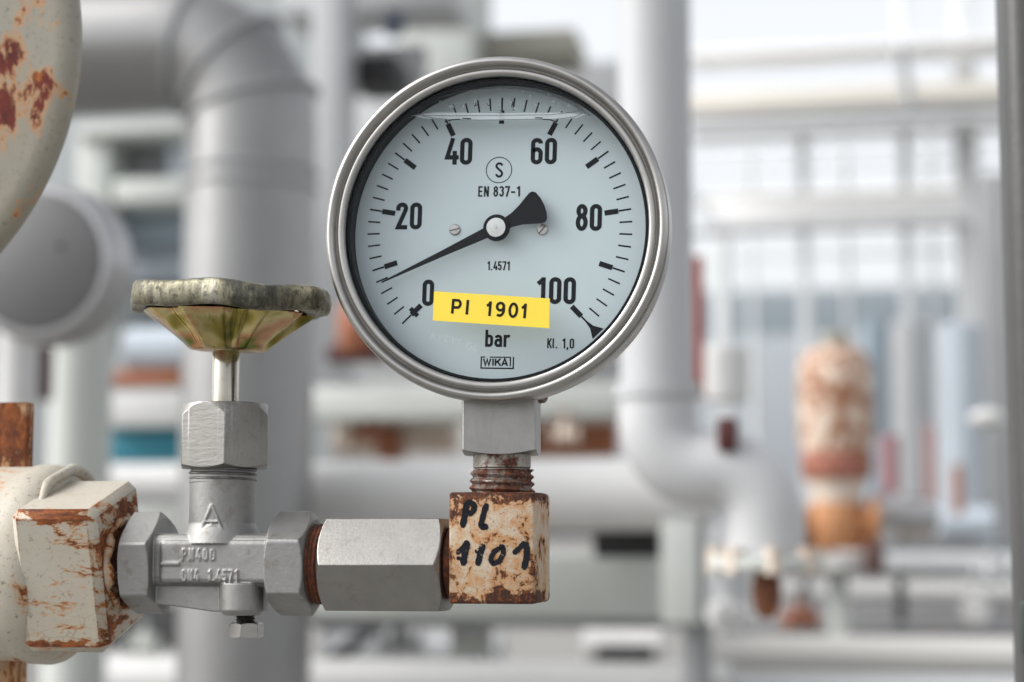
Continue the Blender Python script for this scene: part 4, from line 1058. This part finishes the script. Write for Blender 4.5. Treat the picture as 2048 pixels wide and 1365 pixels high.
for (a_, b_, nm, lb) in ((118, 124, 'gantry_conduit', 'hair thin conduit between the two highest gantry beams'), (286, 294, 'gantry_conduit', 'thin conduit under the pale third gantry beam'),
                         (326, 333, 'gantry_conduit', 'thin conduit just over the upper walkway rail'), (500, 508, 'gantry_conduit', 'thin conduit under the lower walkway rail')):
    hbar(nm, lb, 'conduit', 1380, 2300, a_, b_, yg+.3, W_gan, True)
for (a_, b_, lb) in ((1500, 1512, 'thin stay rod of the gantry right of the short grey post'), (1690, 1703, 'thin stay rod midway between two gantry posts'), (1862, 1876, 'thin stay rod left of the tall pale gantry post')):
    vcol('stay_rod', lb, 'rod', a_, b_, 255, 1000, yg+.35, W_gan)

# -- small flanged valves among the pipes
def small_valve(px, py, y, s_, label, mb_, mw, turn=0.0):
    u = ppm(px, py, y)*s_; p = pt(px, py, y)
    t = thing('globe_valve', p+Vector((0, 0, -50*u)), label, 'valve')
    d = Matrix.Rotation(turn, 3, 'Z') @ X
    q = MB(); q.lathe([(18*u, -62*u), (20*u, -30*u), (34*u, -12*u), (36*u, 0), (34*u, 12*u), (20*u, 30*u), (18*u, 62*u)], p, d, 32, None, True, True); q.build('body', mb_, t, smooth=40)
    for k_ in (-1, 1):
        q = MB(); q.cyl(p+d*(k_*52*u), p+d*(k_*64*u), 44*u, 40, bev=2*u); q.build('flange', mb_, t, smooth=40)
    q = MB(); q.lathe([(26*u, 20*u), (26*u, 44*u), (16*u, 50*u), (12*u, 84*u), (5*u, 88*u), (5*u, 120*u)], p, Z, 32, None, True, True); q.build('bonnet', mb_, t, smooth=40)
    q = MB(); c_ = p+Z*(112*u); q.tube([c_+Vector((math.cos(R(10*i))*42*u, math.sin(R(10*i))*42*u, 0)) for i in range(37)], 5*u, 10)
    w_ = q.build('handwheel', mw, t, smooth=60)
    for k_ in range(3):
        a_ = R(60*k_); e_ = Vector((math.cos(a_), math.sin(a_), 0))*42*u
        q = MB(); q.tube([c_-e_, c_+e_], 3*u, 8); q.build('spoke', mw, w_, smooth=60)
small_valve(1830, 1060, 1.9, .55, 'small pale flanged valve with a handwheel right of the relief valve base', W_cream, W_dred)
small_valve(1985, 1150, 1.7, .6, 'small grey flanged valve with a handwheel beside the dark post', W_grey, W_blue)
small_valve(1450, 1225, 1.25, .5, 'small white flanged valve low between the grey spool and the rusty hanger', W_white, W_grey2, .5)
small_valve(800, 1290, 1.7, .7, 'small grey flanged valve with a dark handwheel low behind the coupling', W_grey, W_dark, .3)
small_valve(290, 1290, 1.6, .5, 'small pale flanged valve low behind the cream branch', W_pale, W_dark, -.4)
small_valve(1130, 872, 1.9, .42, 'small cream flanged valve on the rust pipe right of the gauge stem', W_cream, W_rust)
# -- darker clutter low on the right
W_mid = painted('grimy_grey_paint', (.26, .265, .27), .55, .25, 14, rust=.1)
hbar('tray_bundle', 'dark cable bundle in a tray just above the upper pale rail', 'cable bundle', 1690, 2300, 1078, 1100, 2.3, W_mid, depth=.1)
vcol('pump_motor', 'grimy grey upright motor between the relief valve and the small flanged valve', 'motor', 1772, 1812, 1004, 1094, 2.1, W_mid)
vcol('drain_leg', 'dark drain pipe standing left of the tan stanchion', 'pipe', 1600, 1622, 1140, 1280, 1.9, W_mid)
vcol('drain_leg', 'dark drain pipe standing between the tan stanchion and the round white cap', 'pipe', 1790, 1812, 1160, 1280, 2.0, W_dark)
vcol('rusty_stub', 'rusty pipe stub standing right of the thin faded red pole', 'pipe', 1905, 1926, 930, 1030, 2.3, W_rust)
hbar('grating_edge', 'grimy steel grating edge under the lower pale rail', 'grating', 1440, 2300, 1254, 1272, 1.9, W_mid, depth=.3)
hbar('pipe_shoe', 'dark pipe shoe under the small white drum', 'pipe support', 1190, 1300, 1296, 1326, 1.75, W_dark, depth=.06)
hbar('dark_duct_end', 'black duct end low below the valve drain screw', 'duct', 640, 742, 1246, 1290, 2.1, W_black, depth=.1)
small_valve(735, 868, 2.05, .5, 'small rusty flanged valve on the cream pipe left of the gauge stem', W_rust, W_dred)
small_valve(1600, 1240, 1.6, .5, 'small rusty flanged valve low between the rusty hanger and the tan stanchion', W_rust, W_dark, .4)
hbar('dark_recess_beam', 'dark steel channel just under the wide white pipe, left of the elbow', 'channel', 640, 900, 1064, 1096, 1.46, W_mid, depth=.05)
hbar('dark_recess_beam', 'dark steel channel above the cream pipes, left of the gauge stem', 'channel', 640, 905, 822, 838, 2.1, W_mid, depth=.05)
